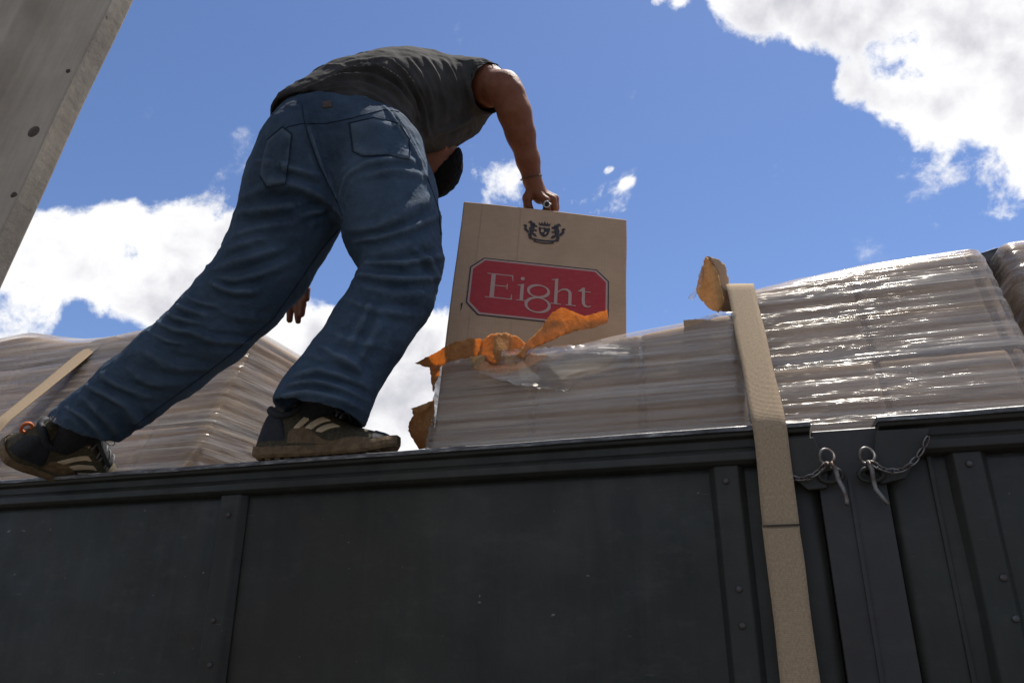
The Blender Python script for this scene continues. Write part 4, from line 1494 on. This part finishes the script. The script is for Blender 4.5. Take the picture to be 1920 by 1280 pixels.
def build_jeans():
    f = Field((-1.28, 1.25, 1.95), (-.07, 2.1, 3.1), .0045)
    f.chain([pr(*p) for p in LEFT_LEG], .03)
    f.chain([pr(*p) for p in RIGHT_LEG], .03)
    f.ell(at(648, 268, 1.895), (.190, .120, .125), frame(PEL_X, HEM_N), .04)
    f.ell(at(585, 292, 1.865), (.112, .105, .115), frame(PEL_X, (0, 0, 1)), .035)
    f.ell(at(704, 290, 1.855), (.108, .100, .110), frame(PEL_X, (0, 0, 1)), .035)
    # waist ring up to the band
    ta = torso_axis(); ta /= np.linalg.norm(ta)
    f.ell(at(654, 240, 1.935), (.186, .115, .10), frame(PEL_X, HEM_N), .04)
    f.cut((HEM_L + HEM_R + HEM_T) / 3 + HEM_N * .030, HEM_N)
    # hems
    hl = at(150, 800, 1.74); hln = at(140, 815, 1.735) - at(185, 775, 1.745) + np.array([0.01, 0.02, -.05])
    f.cut(hl, hln, (-1.3, 1.4, 1.9), (-.85, 2.1, 2.35))
    hr = at(600, 778, 1.61); hrn = np.array([-.22, .0, -1.0])
    f.cut(hr, hrn, (-.75, 1.2, 1.9), (-.2, 1.75, 2.25))
    # hollow cuffs
    g = Field(f.lo, f.lo + f.h * (f.n - 1), f.h)
    g.F = np.full(f.F.shape, 1.0, np.float32)
    g.chain([pr(x, y, d, r - 6) for x, y, d, r in [(210, 765, 1.75, 55), (185, 780, 1.745, 60), (140, 812, 1.735, 60), (110, 835, 1.73, 60)]], 0)
    g.chain([pr(x, y, d, r - 7) for x, y, d, r in [(608, 752, 1.615, 78), (600, 768, 1.612, 87), (590, 800, 1.61, 90), (585, 830, 1.61, 90)]], 0)
    f.carve(g)
    V, Q = f.mesh()
    V = relax(V, Q, 3)
    a, w = .0075, .011
    folds = [
        # left shin, outer edge
        ([(352, 556), (378, 570), (410, 575)], .007, .007), ([(330, 572), (360, 586), (395, 592)], .008, .007), ([(312, 588), (345, 602), (380, 604)], .008, .007),
        ([(294, 604), (330, 620), (370, 622)], .008, .007), ([(276, 620), (312, 640), (345, 645)], .007, .007), ([(395, 530), (430, 548), (480, 545)], .007, .009),
        # back of the left knee
        ([(404, 522), (450, 526), (520, 500), (560, 480)], .008, .011), ([(408, 500), (470, 484), (560, 452)], .009, .012), ([(425, 470), (480, 450), (580, 430)], .008, .012),
        ([(440, 440), (500, 425), (600, 408)], .007, .012), ([(446, 400), (510, 392), (560, 388)], .007, .012), ([(450, 372), (500, 352), (545, 350)], .006, .011),
        ([(500, 600), (430, 590), (380, 560)], .006, .012), ([(470, 640), (400, 640), (350, 620)], .005, .012), ([(400, 690), (330, 690), (270, 660)], .005, .012),
        # left ankle
        ([(160, 722), (190, 735), (240, 760), (265, 800)], .009, .010), ([(150, 742), (180, 765), (215, 800), (225, 825)], .009, .009), ([(190, 700), (220, 725), (290, 745)], .006, .010),
        ([(120, 762), (150, 775), (180, 800), (205, 830)], .006, .007), ([(240, 690), (280, 720), (340, 720)], .005, .011),
        # seat
        ([(642, 408), (634, 370), (648, 328), (690, 305), (750, 298), (795, 305)], .010, .012), ([(640, 404), (606, 372), (560, 350), (500, 340)], .008, .012),
        ([(642, 400), (620, 350), (598, 300), (580, 240)], .004, .007), ([(720, 200), (752, 240), (780, 290), (800, 330)], .005, .007),
        ([(735, 205), (765, 250), (792, 300), (812, 345)], .004, .007), ([(690, 330), (740, 318), (800, 330)], .006, .010), ([(480, 300), (540, 315), (600, 330)], .006, .012),
        ([(630, 395), (600, 395), (555, 405)], .006, .009),
        # right thigh and knee
        ([(652, 430), (700, 428), (760, 400), (812, 365)], .009, .012), ([(664, 452), (720, 445), (780, 425), (824, 400)], .008, .012), ([(680, 478), (740, 470), (800, 455), (828, 440)], .008, .011),
        ([(684, 492), (750, 496), (828, 480)], .008, .011), ([(672, 515), (740, 525), (826, 520)], .008, .011), ([(660, 535), (720, 552), (815, 555)], .007, .011),
        ([(645, 560), (700, 582), (790, 592)], .006, .011), ([(780, 470), (815, 500), (826, 540)], .006, .012), ([(700, 560), (670, 620), (640, 680)], .005, .014),
        ([(720, 600), (680, 660), (650, 700)], .005, .013),
        # right ankle, stacked cuff
        ([(546, 704), (600, 692), (650, 708), (694, 736)], .010, .010), ([(540, 722), (590, 716), (650, 730), (692, 752)], .011, .010), ([(530, 742), (570, 734), (640, 745), (688, 768)], .008, .009),
        ([(508, 768), (550, 748), (600, 752), (650, 765)], .008, .008), ([(600, 650), (660, 680), (690, 720)], .006, .010), ([(575, 665), (610, 670), (655, 690)], .006, .010),
        ([(620, 620), (660, 640), (720, 650)], .005, .011),
    ]
    def wr(V):
        def ball(px, py, D, r): return np.exp(-(np.linalg.norm(V - at(px, py, D), axis=1) / r) ** 2)
        la = at(300, 690, 1.77) - at(560, 380, 1.85); ra = at(620, 730, 1.62) - at(740, 540, 1.71); ta_ = at(720, 300, 1.85) - at(750, 480, 1.75)
        dl = crease(V, la, 19, 8, 5); dr = crease(V, ra, 21, 8, 8); dt = crease(V, ta_, 18, 8, 12)
        ml = .06 + ball(470, 500, 1.81, .13) + .9 * ball(340, 600, 1.77, .14) + 1.1 * ball(190, 770, 1.75, .10)
        mr = .06 + ball(750, 510, 1.73, .12) + 1.2 * ball(610, 740, 1.62, .10)
        mt = .06 + .9 * ball(645, 400, 1.82, .13) + .6 * ball(770, 420, 1.78, .10)
        left = V[:, 0] < (at(640, 420, 1.82)[0])
        low = V[:, 2] < at(740, 480, 1.75)[2]
        return .0042 * np.where(left, ml * dl, np.where(low, mr * dr, mt * dt))
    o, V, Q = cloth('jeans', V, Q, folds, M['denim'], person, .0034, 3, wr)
    # pockets, loops and label lie on the seat
    bvh = BVHTree.FromPolygons(V.tolist(), Q.tolist())
    cen = V[Q].mean(1); Nn = normals(V, Q)
    c = cen - np.array([0, 0, CAM_Z])
    d = c[:, 1] * cos(PITCH) + c[:, 2] * sin(PITCH)
    X = 960 + FPX * c[:, 0] / d; Yp = 640 - FPX * (-c[:, 1] * sin(PITCH) + c[:, 2] * cos(PITCH)) / d

    def hitp(p, lift=0.0):
        h = bvh.ray_cast(Vector((0, 0, CAM_Z)), Vector(ray(*p)).normalized())
        return None if h[0] is None else np.array(h[0]) + np.array(h[1]) * lift

    def patch(name, outline, mat, lift, step=6.0, jag=0.0, rim=.004):
        """piece sewn onto the surface"""
        pts = []
        for i in range(len(outline)):
            a = np.array(outline[i], float); b = np.array(outline[(i + 1) % len(outline)], float)
            n = max(1, int(np.linalg.norm(b - a) / step))
            pts += [a + (b - a) * k / n for k in range(n)]
        pts = np.array(pts); cen_ = pts.mean(0)
        rings = [1.0, .94, .75, .5, .25, .02]
        Vv, n = [], len(pts)
        for ri, s in enumerate(rings):
            for p in pts:
                q = cen_ + (p - cen_) * s
                h = hitp(q, -rim if ri == 0 else lift)
                if h is None: return None
                Vv.append(h)
        Ff = [(i * n + j, i * n + (j + 1) % n, (i + 1) * n + (j + 1) % n, (i + 1) * n + j) for i in range(len(rings) - 1) for j in range(n)]
        Ff.append(tuple((len(rings) - 1) * n + j for j in range(n)))
        b = MB(); b.add(Vv, Ff)
        ob = b.build(name, mat, o, True, world_space=True)
        return ob

    def seam(name, line, r, mat, lift=.0005):
        pts = []
        for (a, b) in zip(line[:-1], line[1:]):
            n = max(1, int(math.hypot(b[0] - a[0], b[1] - a[1]) / 6))
            pts += [(a[0] + (b[0] - a[0]) * i / n, a[1] + (b[1] - a[1]) * i / n) for i in range(n)]
        pts.append(line[-1])
        P = [hitp(p, lift) for p in pts]
        P = [p for p in P if p is not None]
        if len(P) < 3: return
        b = MB(); b.tube(P, r, 6); b.build(name, mat, o, True, world_space=True)

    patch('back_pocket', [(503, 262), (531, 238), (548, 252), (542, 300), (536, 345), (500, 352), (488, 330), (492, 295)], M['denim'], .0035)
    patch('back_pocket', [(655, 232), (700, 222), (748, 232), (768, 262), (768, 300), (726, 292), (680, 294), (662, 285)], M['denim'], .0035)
    for loop in ([(503, 262), (531, 238), (548, 252), (542, 300), (536, 345), (500, 352), (488, 330)], [(655, 232), (700, 222), (748, 232), (768, 262), (768, 300), (726, 292), (680, 294), (662, 285), (655, 232)]):
        seam('pocket_seam', loop, .0012, M['denim_seam'], .0026)
    seam('seat_seam', [(566, 196), (570, 225), (580, 262), (598, 310), (618, 350), (636, 385), (642, 405)], .0015, M['denim_seam'])
    seam('yoke_seam', [(512, 262), (540, 238), (566, 232), (610, 232), (660, 222), (720, 206), (748, 210)], .0013, M['denim_seam'])
    patch('leather_label', [(603, 192), (622, 190), (624, 202), (605, 204)], M['leather'], .003)
    seam('side_seam', [(800, 330), (822, 390), (826, 440)], .0013, M['denim_seam'])
    seam('leg_seam', [(640, 425), (600, 470), (560, 530), (510, 600), (450, 650), (380, 705), (310, 755), (250, 800)], .0013, M['denim_seam'])
    return o


jeans = build_jeans()


def build_shirt():
    f = Field((-.85, 1.25, 2.55), (.12, 2.35, 3.3), .0046)
    X = frame(PEL_X, HEM_N)
    f.ell(at(646, 240, 1.93), (.196, .128, .125), X, .03)
    CH_F = frame(at(880, 190, 2.2) - at(720, 180, 2.25), torso_axis())
    f.ell(at(690, 205, 2.0), (.185, .13, .135), frame(PEL_X * .7 + CH_F[0] * .3, HEM_N), .05)
    f.ell(at(745, 192, 2.07), (.172, .14, .142), frame(CH_F[0], torso_axis()), .05)
    f.ell(at(795, 186, 2.14), (.165, .13, .132), CH_F, .05)
    # shoulders and sleeve
    f.cone(at(815, 180, 2.17), .105, at(862, 168, 2.17), .078, .05)
    f.chain([pr(862, 166, 2.17, 52), pr(890, 163, 2.13, 47), pr(945, 170, 2.02, 46)], .03)
    f.cone(at(770, 190, 2.24), .11, at(735, 205, 2.34), .075, .05)
    f.chain([(at(735, 205, 2.34), .075), (at(690, 250, 2.36), .068)], .02)
    # belly side hangs a little
    f.cone(at(800, 235, 2.08), .085, at(868, 222, 2.16), .055, .05)
    # neck opening side
    f.cut((HEM_L + HEM_R + HEM_T) / 3 + HEM_N * .004, -HEM_N)
    sp = at(922, 166, 2.07); sn = at(960, 168, 2.02) - at(868, 160, 2.17)
    f.cut(sp, sn, (-.25, 1.25, 2.55), (.12, 1.95, 3.3))
    g = Field(f.lo, f.lo + f.h * (f.n - 1), f.h)
    g.F = np.full(f.F.shape, 1.0, np.float32)
    g.ell(at(646, 240, 1.93), (.186, .118, .115), X, 0)
    g.cut((HEM_L + HEM_R + HEM_T) / 3 + HEM_N * .016, HEM_N, (-.85, 1.25, 2.55), (-.20, 2.0, 3.3))
    g.chain([pr(884, 163, 2.14, 43), pr(960, 168, 2.0, 45)], 0)
    f.carve(g)
    V, Q = f.mesh()
    V = relax(V, Q, 3)
    folds = [
        ([(535, 192), (600, 162), (660, 150), (720, 170), (768, 220), (790, 265)], .006, .009), ([(560, 172), (630, 145), (690, 140), (740, 165), (780, 215)], .007, .009),
        ([(600, 150), (660, 128), (710, 128), (752, 155), (785, 200)], .006, .008), ([(700, 125), (740, 145), (775, 190), (795, 240)], .008, .009),
        ([(735, 115), (765, 145), (792, 195), (802, 250)], .009, .009), ([(765, 110), (790, 140), (812, 190), (815, 240)], .009, .010),
        ([(795, 108), (818, 140), (835, 190), (835, 235)], .008, .010), ([(830, 112), (850, 145), (862, 190), (855, 230)], .008, .010),
        ([(862, 120), (872, 150), (888, 195), (880, 220)], .007, .009), ([(700, 195), (740, 220), (775, 260)], .006, .009), ([(660, 165), (700, 178), (745, 215)], .006, .008),
        ([(890, 130), (884, 160), (895, 195)], .004, .006), ([(820, 250), (850, 240), (885, 220)], .006, .010), ([(640, 120), (690, 110), (740, 112)], .004, .009),
        ([(520, 208), (545, 195), (580, 178), (640, 164), (690, 166)], .004, .006),
    ]
    cloth('t_shirt', V, Q, folds, M['shirt'], person, .0025, 31,
          lambda V: .0030 * crease(V, torso_axis() + np.array([.25, 0, .1]), 15, 7, 51))


build_shirt()


def build_body():
    f = Field((-1.2, 1.25, 2.02), (.22, 2.42, 3.3), .0042)
    # legs and trunk inside the clothes
    f.chain([(a, r * .72) for a, r in [pr(*p) for p in LEFT_LEG[:-3]]] + [(at(185, 785, 1.755), .036), (at(125, 825, 1.76), .028)], .02)
    f.chain([(a, r * .72) for a, r in [pr(*p) for p in RIGHT_LEG[:-4]]] + [(at(640, 700, 1.655), .046), (at(592, 775, 1.678), .031), (at(578, 812, 1.688), .026)], .02)
    f.ell(at(648, 268, 1.91), (.155, .09, .095), frame(PEL_X, HEM_N), .03)
    f.ell(at(690, 210, 2.0), (.12, .085, .08), frame(PEL_X, HEM_N), .04)
    f.ell(at(745, 190, 2.08), (.10, .085, .085), frame(PEL_X, HEM_N), .04)
    f.ell(at(795, 188, 2.15), (.11, .085, .085), frame(PEL_X, HEM_N), .04)
    # right arm: shoulder, deltoid, elbow towards us, forearm, wrist
    f.chain([pr(835, 178, 2.17, 50), pr(875, 165, 2.16, 40), pr(910, 161, 2.10, 38), pr(942, 168, 2.04, 31)], .02)
    f.chain([pr(942, 168, 2.04, 31), pr(954, 180, 2.03, 29.5), pr(965, 212, 2.03, 30.5), pr(976, 250, 2.04, 26.5), pr(990, 300, 2.055, 21), pr(998, 338, 2.06, 18)], .016)
    f.ell(at(948, 156, 2.035), (.034, .028, .028), frame((1, 0, 0), (0, 1, 0)), .02)
    # right hand on the carton
    f.ell(at(1006, 358, 2.065), (.030, .040, .020), frame((.1, .9, .1), (.3, 0, -1)), .014)
    f.cone(at(1000, 345, 2.06), .021, at(1016, 366, 2.075), .019, .014)
    fr = [  # finger chains: knuckle, middle joint, tip
        [(1010, 366, 2.045, 8.0), (1024, 376, 2.040, 7.6), (1026, 392, 2.045, 7.2), (1018, 402, 2.055, 6.2)],
        [(1018, 364, 2.062, 8.2), (1036, 374, 2.058, 7.8), (1040, 392, 2.062, 7.2), (1034, 404, 2.07, 6.2)],
        [(1020, 362, 2.080, 8.2), (1040, 372, 2.080, 7.6), (1042, 391, 2.082, 7.0), (1036, 402, 2.085, 6.2)],
        [(1016, 360, 2.098, 7.6), (1036, 372, 2.100, 7.0), (1038, 390, 2.10, 6.6), (1032, 400, 2.10, 5.8)],
    ]
    for c in fr: f.chain([pr(*p) for p in c], .004)
    f.chain([pr(996, 358, 2.055, 9.5), pr(988, 372, 2.05, 9.0), pr(990, 388, 2.052, 8.0), pr(996, 397, 2.055, 7.0)], .006)
    # left arm hanging beyond the legs
    f.chain([pr(770, 195, 2.24, 52), pr(735, 210, 2.33, 44), pr(640, 285, 2.36, 34), pr(558, 368, 2.30, 30), pr(545, 380, 2.29, 29)], .02)
    f.chain([pr(545, 380, 2.29, 29), pr(535, 430, 2.24, 26), pr(548, 490, 2.18, 17), pr(552, 505, 2.17, 16)], .014)
    f.ell(at(552, 535, 2.15), (.030, .044, .017), frame((1, .35, 0), (-.05, -.1, 1)), .012)
    f.cone(at(552, 508, 2.165), .022, at(554, 528, 2.155), .024, .012)
    for c in ([(535, 552, 2.155, 7.4), (531, 570, 2.150, 7.0), (528, 589, 2.142, 5.8)],
              [(546, 556, 2.148, 7.8), (544, 578, 2.142, 7.2), (543, 600, 2.132, 6.0)],
              [(557, 556, 2.142, 7.8), (558, 579, 2.135, 7.2), (559, 602, 2.126, 6.0)],
              [(566, 550, 2.138, 7.2), (568, 570, 2.130, 6.6), (566, 590, 2.122, 5.6)],
              [(566, 528, 2.14, 8.6), (575, 543, 2.13, 7.4), (575, 560, 2.122, 6.2)]):
        f.chain([pr(*p) for p in c], .004)
    # neck and head, crown downwards, looking at the carton's foot
    hc = at(806, 288, 2.13)
    crown = at(815, 345, 2.10) - at(828, 235, 2.16); crown /= np.linalg.norm(crown)
    fwd = np.array([-.75, -.35, -.1]); HF = frame(crown, fwd)          # rows: crown, face forward, side
    f.cone(at(822, 215, 2.17), .062, hc - crown * .03, .056, .03)
    f.ell(hc + crown * .025, (.105, .092, .076), HF, .02)
    f.ell(hc - crown * .055 + HF[1] * .038, (.060, .052, .050), HF, .025)            # jaw
    f.ell(hc - crown * .005 + HF[1] * .090, (.026, .018, .013), HF, .010)            # nose
    f.ell(hc + crown * .028 + HF[1] * .078, (.012, .018, .050), HF, .010)            # brow
    f.ell(hc - crown * .046 + HF[1] * .082, (.009, .012, .024), HF, .006)            # lips
    for sgn in (-1, 1):
        e = hc + HF[2] * sgn * .076 - HF[1] * .008
        f.ell(e, (.032, .020, .007), HF, .005)
        f.ell(e + HF[2] * sgn * .006 - HF[1] * .010, (.026, .007, .008), HF, .004)
    V, Q = f.mesh()
    V = relax(V, Q, 2, .4)
    V = V + normals(V, Q) * (.0012 * fbm(V * 45, 77, 3))[:, None]
    body = link_mesh('body', V, Q, M['skin'], person, True, True)
    # hair: cap-like mass over the crown and the back of the head
    h = Field(hc - .2, hc + .2, .0045)
    h.ell(hc + crown * .026 - HF[1] * .004, (.110, .096, .081), HF, 0)
    h.cut(hc + crown * .040 - HF[1] * .034, HF[1] * .86 - crown * .50)
    h.cut(hc - crown * .060 - HF[1] * .05, -crown)
    Vh, Qh = h.mesh()
    Vh = relax(Vh, Qh, 2)
    Vh = Vh + normals(Vh, Qh) * (.003 * fbm(Vh * [90, 90, 90], 5, 3))[:, None]
    link_mesh('hair', Vh, Qh, M['hair'], person, True, True)
    # bracelet and ring
    wr = at(996, 333, 2.06); wa = at(998, 338, 2.06) - at(990, 300, 2.055); fr_ = frame(wa, (1, 0, 0))
    b = MB(); b.tube([wr + fr_[1] * (cos(a) * .0300) + fr_[2] * (sin(a) * .0300) for a in np.linspace(0, 2 * pi, 28, endpoint=False)], .0016, 6, True)
    b.build('bracelet', M['leather'], person, True, world_space=True)
    rc = at(1025, 383, 2.041); ra = at(1026, 392, 2.045) - at(1024, 376, 2.04); fr_ = frame(ra, (1, 0, 0))
    b = MB(); b.tube([rc + fr_[1] * (cos(a) * .0118) + fr_[2] * (sin(a) * .0118) for a in np.linspace(0, 2 * pi, 24, endpoint=False)], .0026, 8, True)
    ring = b.build('ring', M['silver'], person, True, world_space=True)
    tcam = np.array([0, 0, CAM_Z]) - rc; tcam /= np.linalg.norm(tcam)
    b = MB()
    c0 = rc + tcam * .0125
    f2 = frame(tcam, (0, 0, 1))
    k = 16
    v = [c0 + tcam * dz + f2[1] * (cos(a) * r * 1.1) + f2[2] * (sin(a) * r) for r, dz in ((.0095, -.002), (.0095, .002), (.007, .0032), (.0068, .0020), (.001, .0024)) for a in np.linspace(0, 2 * pi, k, endpoint=False)]
    b.add(v, [(i * k + j, i * k + (j + 1) % k, (i + 1) * k + (j + 1) % k, (i + 1) * k + j) for i in range(4) for j in range(k)])
    b.build('ring_face', M['silver'], ring, True, world_space=True)
    b = MB()
    v = [c0 + tcam * .0027 + f2[1] * (cos(a) * .0058) + f2[2] * (sin(a) * .0058) for a in np.linspace(0, 2 * pi, k, endpoint=False)]
    b.add(v, [tuple(range(k))]); b.build('ring_stone', M['black'], ring, False, world_space=True)
    return body


build_body()


# ------------------------------------------------------------------ shoes
def interp(s, xs, ys):
    """smooth interpolation through control values"""
    xs, ys = np.array(xs), np.array(ys)
    i = np.clip(np.searchsorted(xs, s) - 1, 0, len(xs) - 2)
    t = np.clip((s - xs[i]) / (xs[i + 1] - xs[i]), 0, 1)
    m = np.gradient(ys, xs)
    h = xs[i + 1] - xs[i]
    return ((2 * t ** 3 - 3 * t ** 2 + 1) * ys[i] + (t ** 3 - 2 * t ** 2 + t) * h * m[i] + (-2 * t ** 3 + 3 * t ** 2) * ys[i + 1] + (t ** 3 - t ** 2) * h * m[i + 1])


def build_shoe(label, mat4, L, side, pull):
    """local axes: x heel to toe, y across (lateral side = side), z up"""
    root = empty('shoe', (0, 0, 0))
    root.parent = person
    bpy.context.view_layer.update()
    root.matrix_parent_inverse = person.matrix_world.inverted()
    root.matrix_world = mat4
    root['label'] = label
    S = L / .30
    hx = [0, .04, .15, .28, .38, .5, .62, .75, .88, .96, 1.0]
    hz = [.070, .094, .106, .106, .108, .090, .068, .051, .040, .031, .020]
    wx = [0, .04, .15, .28, .38, .5, .62, .75, .88, .96, 1.0]
    wy = [.014, .028, .036, .036, .036, .039, .044, .048, .043, .028, .010]
    def sole_top(s): return interp(s, [0, .2, .4, .7, .9, 1], [.027, .026, .024, .021, .022, .025])
    def upper(s, a, off=0.0):
        """a: 0 lateral foot edge .. pi medial foot edge over the top"""
        w = float(interp(s, wx, wy)) + off; H = float(interp(s, hx, hz)); zt = float(sole_top(s)) - .006
        lean = 1 - .28 * (max(0, sin(a)) ** 1.5) * (1 if s < .45 else .6)
        c, sn = cos(a), sin(a)
        y = side * w * math.copysign(abs(c) ** .75, c) * lean
        z = zt + (H + off - zt + .006) * abs(sn) ** .8
        return np.array([s * L + max(0, .20 - s) * .9 * max(0, z - zt), y * S * .94, z * S * 1.06])
    ns, na = 46, 26
    V = [upper(i / ns, pi * j / na) for i in range(ns + 1) for j in range(na + 1)]
    F = [(i * (na + 1) + j, i * (na + 1) + j + 1, (i + 1) * (na + 1) + j + 1, (i + 1) * (na + 1) + j) for i in range(ns) for j in range(na)]
    F.append(tuple(range(na + 1))); F.append(tuple(ns * (na + 1) + j for j in range(na + 1))[::-1])
    b = MB(); b.add(V, F); up = b.build('upper', M['shoe'], root, True)
    def overlay(name, fn, mat, off, n=14, m=10, rimoff=None):
        Vv = []
        for i in range(n + 1):
            for j in range(m + 1):
                s, a = fn(i / n, j / m)
                edge = (i in (0, n) or j in (0, m))
                Vv.append(upper(s, a, -.001 if edge else off))
        Ff = [(i * (m + 1) + j, i * (m + 1) + j + 1, (i + 1) * (m + 1) + j + 1, (i + 1) * (m + 1) + j) for i in range(n) for j in range(m)]
        bb = MB(); bb.add(Vv, Ff); return bb.build(name, mat, root, True)
    for flip in (0, 1):
        A = (lambda a: a) if not flip else (lambda a: pi - a)
        overlay('heel_counter', lambda p, q: (.005 + p * .26 * (1 - .35 * q), A(.05 + q * .80)), M['shoe_dark'], .0022)
        overlay('toe_cap', lambda p, q: (.86 + p * .13, A(.05 + q * 1.45)), M['shoe_dark'], .0022)
        overlay('mudguard', lambda p, q: (.25 + p * .62, A(.03 + q * (.20 + .14 * sin(p * 9)))), M['sole'], .0016)
        for k in range(3):
            s0 = .285 + .085 * k
            overlay('stripe', lambda p, q, s0=s0, k=k: (s0 + p * .055 + q * (.155 - .01 * k), A(.26 + q * (.62 - .09 * k))), M['stripe'], .0035, 8, 10)
    # lettering above the stripes, on the outer side
    cu = bpy.data.curves.new('shoe_text', 'FONT')
    cu.body = 'TERREX'
    cu.size = 1.0
    tmp = bpy.data.objects.new('shoe_text', cu)
    col.objects.link(tmp)
    bpy.context.view_layer.update()
    dg = bpy.context.evaluated_depsgraph_get()
    tm = bpy.data.meshes.new_from_object(tmp.evaluated_get(dg))
    bpy.data.objects.remove(tmp)
    tv = np.array([v.co for v in tm.vertices]); tf = [tuple(p.vertices) for p in tm.polygons]
    tv[:, :2] -= tv[:, :2].min(0); wmax, hmax = tv[:, 0].max(), tv[:, 1].max()
    Vt = [upper(.20 + .20 * x / wmax + .035 * y / hmax, .93 + .10 * x / wmax + .13 * y / hmax, .0035) for x, y, z in tv]
    bb = MB(); bb.add(Vt, tf); bb.build('lettering', M['stripe'], root)
    bpy.data.meshes.remove(tm)
    # collar pad and tongue
    pts = [upper(.03 + .33 * (1 - cos(t)) / 2, pi / 2 + (pi / 2 - .62) * sin(t) * (1), .003) for t in np.linspace(0, 2 * pi, 40, endpoint=False)]
    bb = MB(); bb.tube(pts, .0075 * S, 8, True); bb.build('collar', M['shoe_dark'], root, True)
    bb = MB()
    tg = []
    for i in range(9):
        t = i / 8
        base = upper(.62 - .24 * t, pi / 2, .004)
        for j in range(5):
            tg.append(base + np.array([0, (j - 2) * .012 * S, (.012 + .020 * t * t) * (1 - .12 * abs(j - 2))]))
    bb.add(tg, [(i * 5 + j, i * 5 + j + 1, (i + 1) * 5 + j + 1, (i + 1) * 5 + j) for i in range(8) for j in range(4)])
    tn = bb.build('tongue', M['shoe_dark'], root, True)
    md = tn.modifiers.new('thick', 'SOLIDIFY'); md.thickness = .006
    for i in range(5):
        s = .42 + .05 * i
        bb = MB()
        bb.tube([upper(s + .02 * k, pi / 2 + (1 if i % 2 else -1) * (.55 - 1.1 * k), .006 + .012 * (1 - abs(2 * k - 1))) for k in np.linspace(0, 1, 8)], .0022 * S, 6)
        bb.build('lace', M['lace'], root, True)
    c = upper(.44, pi / 2, .022)
    bb = MB(); bb.tube([c + np.array([.014 + .016 * cos(a), .004 * sin(a * 2) - .008 * side * -1, .004 + .006 * sin(a)]) for a in np.linspace(0, 2 * pi, 20, endpoint=False)], .0014, 6, True)
    bb.build('lace_loop', M['lace'], root, True)
    # sole with lugs
    ks = 44
    ring = []
    def outline(s, grow):
        w = float(interp(s, [0, .03, .12, .3, .45, .6, .75, .88, .96, 1.0], [.012, .026, .037, .036, .036, .044, .049, .045, .031, .012])) + grow
        return w
    Vs = []
    ang = np.linspace(0, 1, ks + 1)
    per = [(s, 1) for s in ang] + [(s, -1) for s in ang[::-1]]
    def spring(s): return .022 * max(0, (s - .72) / .28) ** 2 + .010 * max(0, (.10 - s) / .10) ** 2
    levels = [(0.0, -.003), (.006, .002), (.016, .003), (.026, .000), (1, -.002)]
    for zl, gr in levels:
        for s, sg in per:
            z = (spring(s) + zl) if zl < 1 else float(sole_top(s)) + .002 * sin(s * 37)
            z = max(z, spring(s))
            Vs.append((s * L * 1.03 - .005, sg * outline(s, gr) * S * .96, z * S * .84))
    n = len(per)
    Fs = [(i * n + j, i * n + (j + 1) % n, (i + 1) * n + (j + 1) % n, (i + 1) * n + j) for i in range(len(levels) - 1) for j in range(n)]
    # caps as strips
    for lev, fl in ((0, True), (len(levels) - 1, False)):
        for i in range(ks):
            q = (lev * n + i, lev * n + i + 1, lev * n + n - 2 - i, lev * n + n - 1 - i)
            Fs.append(q if fl else q[::-1])
    bb = MB(); bb.add(Vs, Fs); so = bb.build('sole', M['sole'], root, False)
    bb = MB()
    for i in range(13):
        s = .06 + i * .07
        for sg in (-1, 0, 1):
            w = outline(s, -.006)
            y = sg * w * .66
            z = spring(s) - .004
            bb.box((s * L - .007, y * S - w * .24, z * S), (s * L + .006, y * S + w * .24, z * S + .006))
    bb.build('tread', M['sole'], root, bevel=.001)
    # pull tab at the heel
    if not pull: return root
    pt = upper(0.0, pi / 2, 0.0)
    bb = MB(); bb.tube([pt + np.array([-.004 + .010 * -sin(a) * 1.0, .004 * cos(a), .002 + .012 * cos(a)]) for a in np.linspace(0, 2 * pi, 16, endpoint=False)], .0042, 6, True)
    bb.build('pull_tab', M['orange'] if pull else M['shoe_dark'], root, True)
    return root


def build_socks():
    for pts in ([(190, 778, 1.752, .046), (155, 802, 1.756, .040), (125, 825, 1.76, .034)], [(616, 735, 1.66, .044), (594, 775, 1.675, .038), (578, 815, 1.685, .031)]):
        A = [at(*p[:3]) for p in pts]
        f = Field(np.min(A, 0) - .08, np.max(A, 0) + .08, .004)
        f.chain([(a, p[3]) for a, p in zip(A, pts)], .01)
        V, Q = f.mesh()
        link_mesh('sock', relax(V, Q, 1), Q, M['sock'], person, True, True)


build_socks()


def mat_from(x, z, loc):
    x = Vector(x).normalized(); z = Vector(z); z = (z - x * z.dot(x)).normalized(); y = z.cross(x)
    return Matrix(((x.x, y.x, z.x, loc[0]), (x.y, y.y, z.y, loc[1]), (x.z, y.z, z.z, loc[2]), (0, 0, 0, 1)))


def build_shoes():
    # right shoe flat on the rail, toe slightly inwards
    h = tp(-.606, .020, RAIL + .005); tt = tp(-.284, .063, RAIL + .005)
    x = tt - h
    build_shoe('flat right shoe with cream stripes planted on the rail', mat_from(x, (0, 0, 1), h), float(np.linalg.norm(x)), -1, False)
    # left shoe on its ball, heel lifted out over the rail
    xd = UV_ * .27 + WV_ * .94 + np.array([0, 0, -.20])
    zd = UV_ * .95 + WV_ * -.15 + np.array([0, 0, .50])
    heel = at(-4, 842, 1.73)
    build_shoe('left shoe with its heel lifted and an orange pull tab', mat_from(xd, zd, heel), .345, -1, True)


build_shoes()
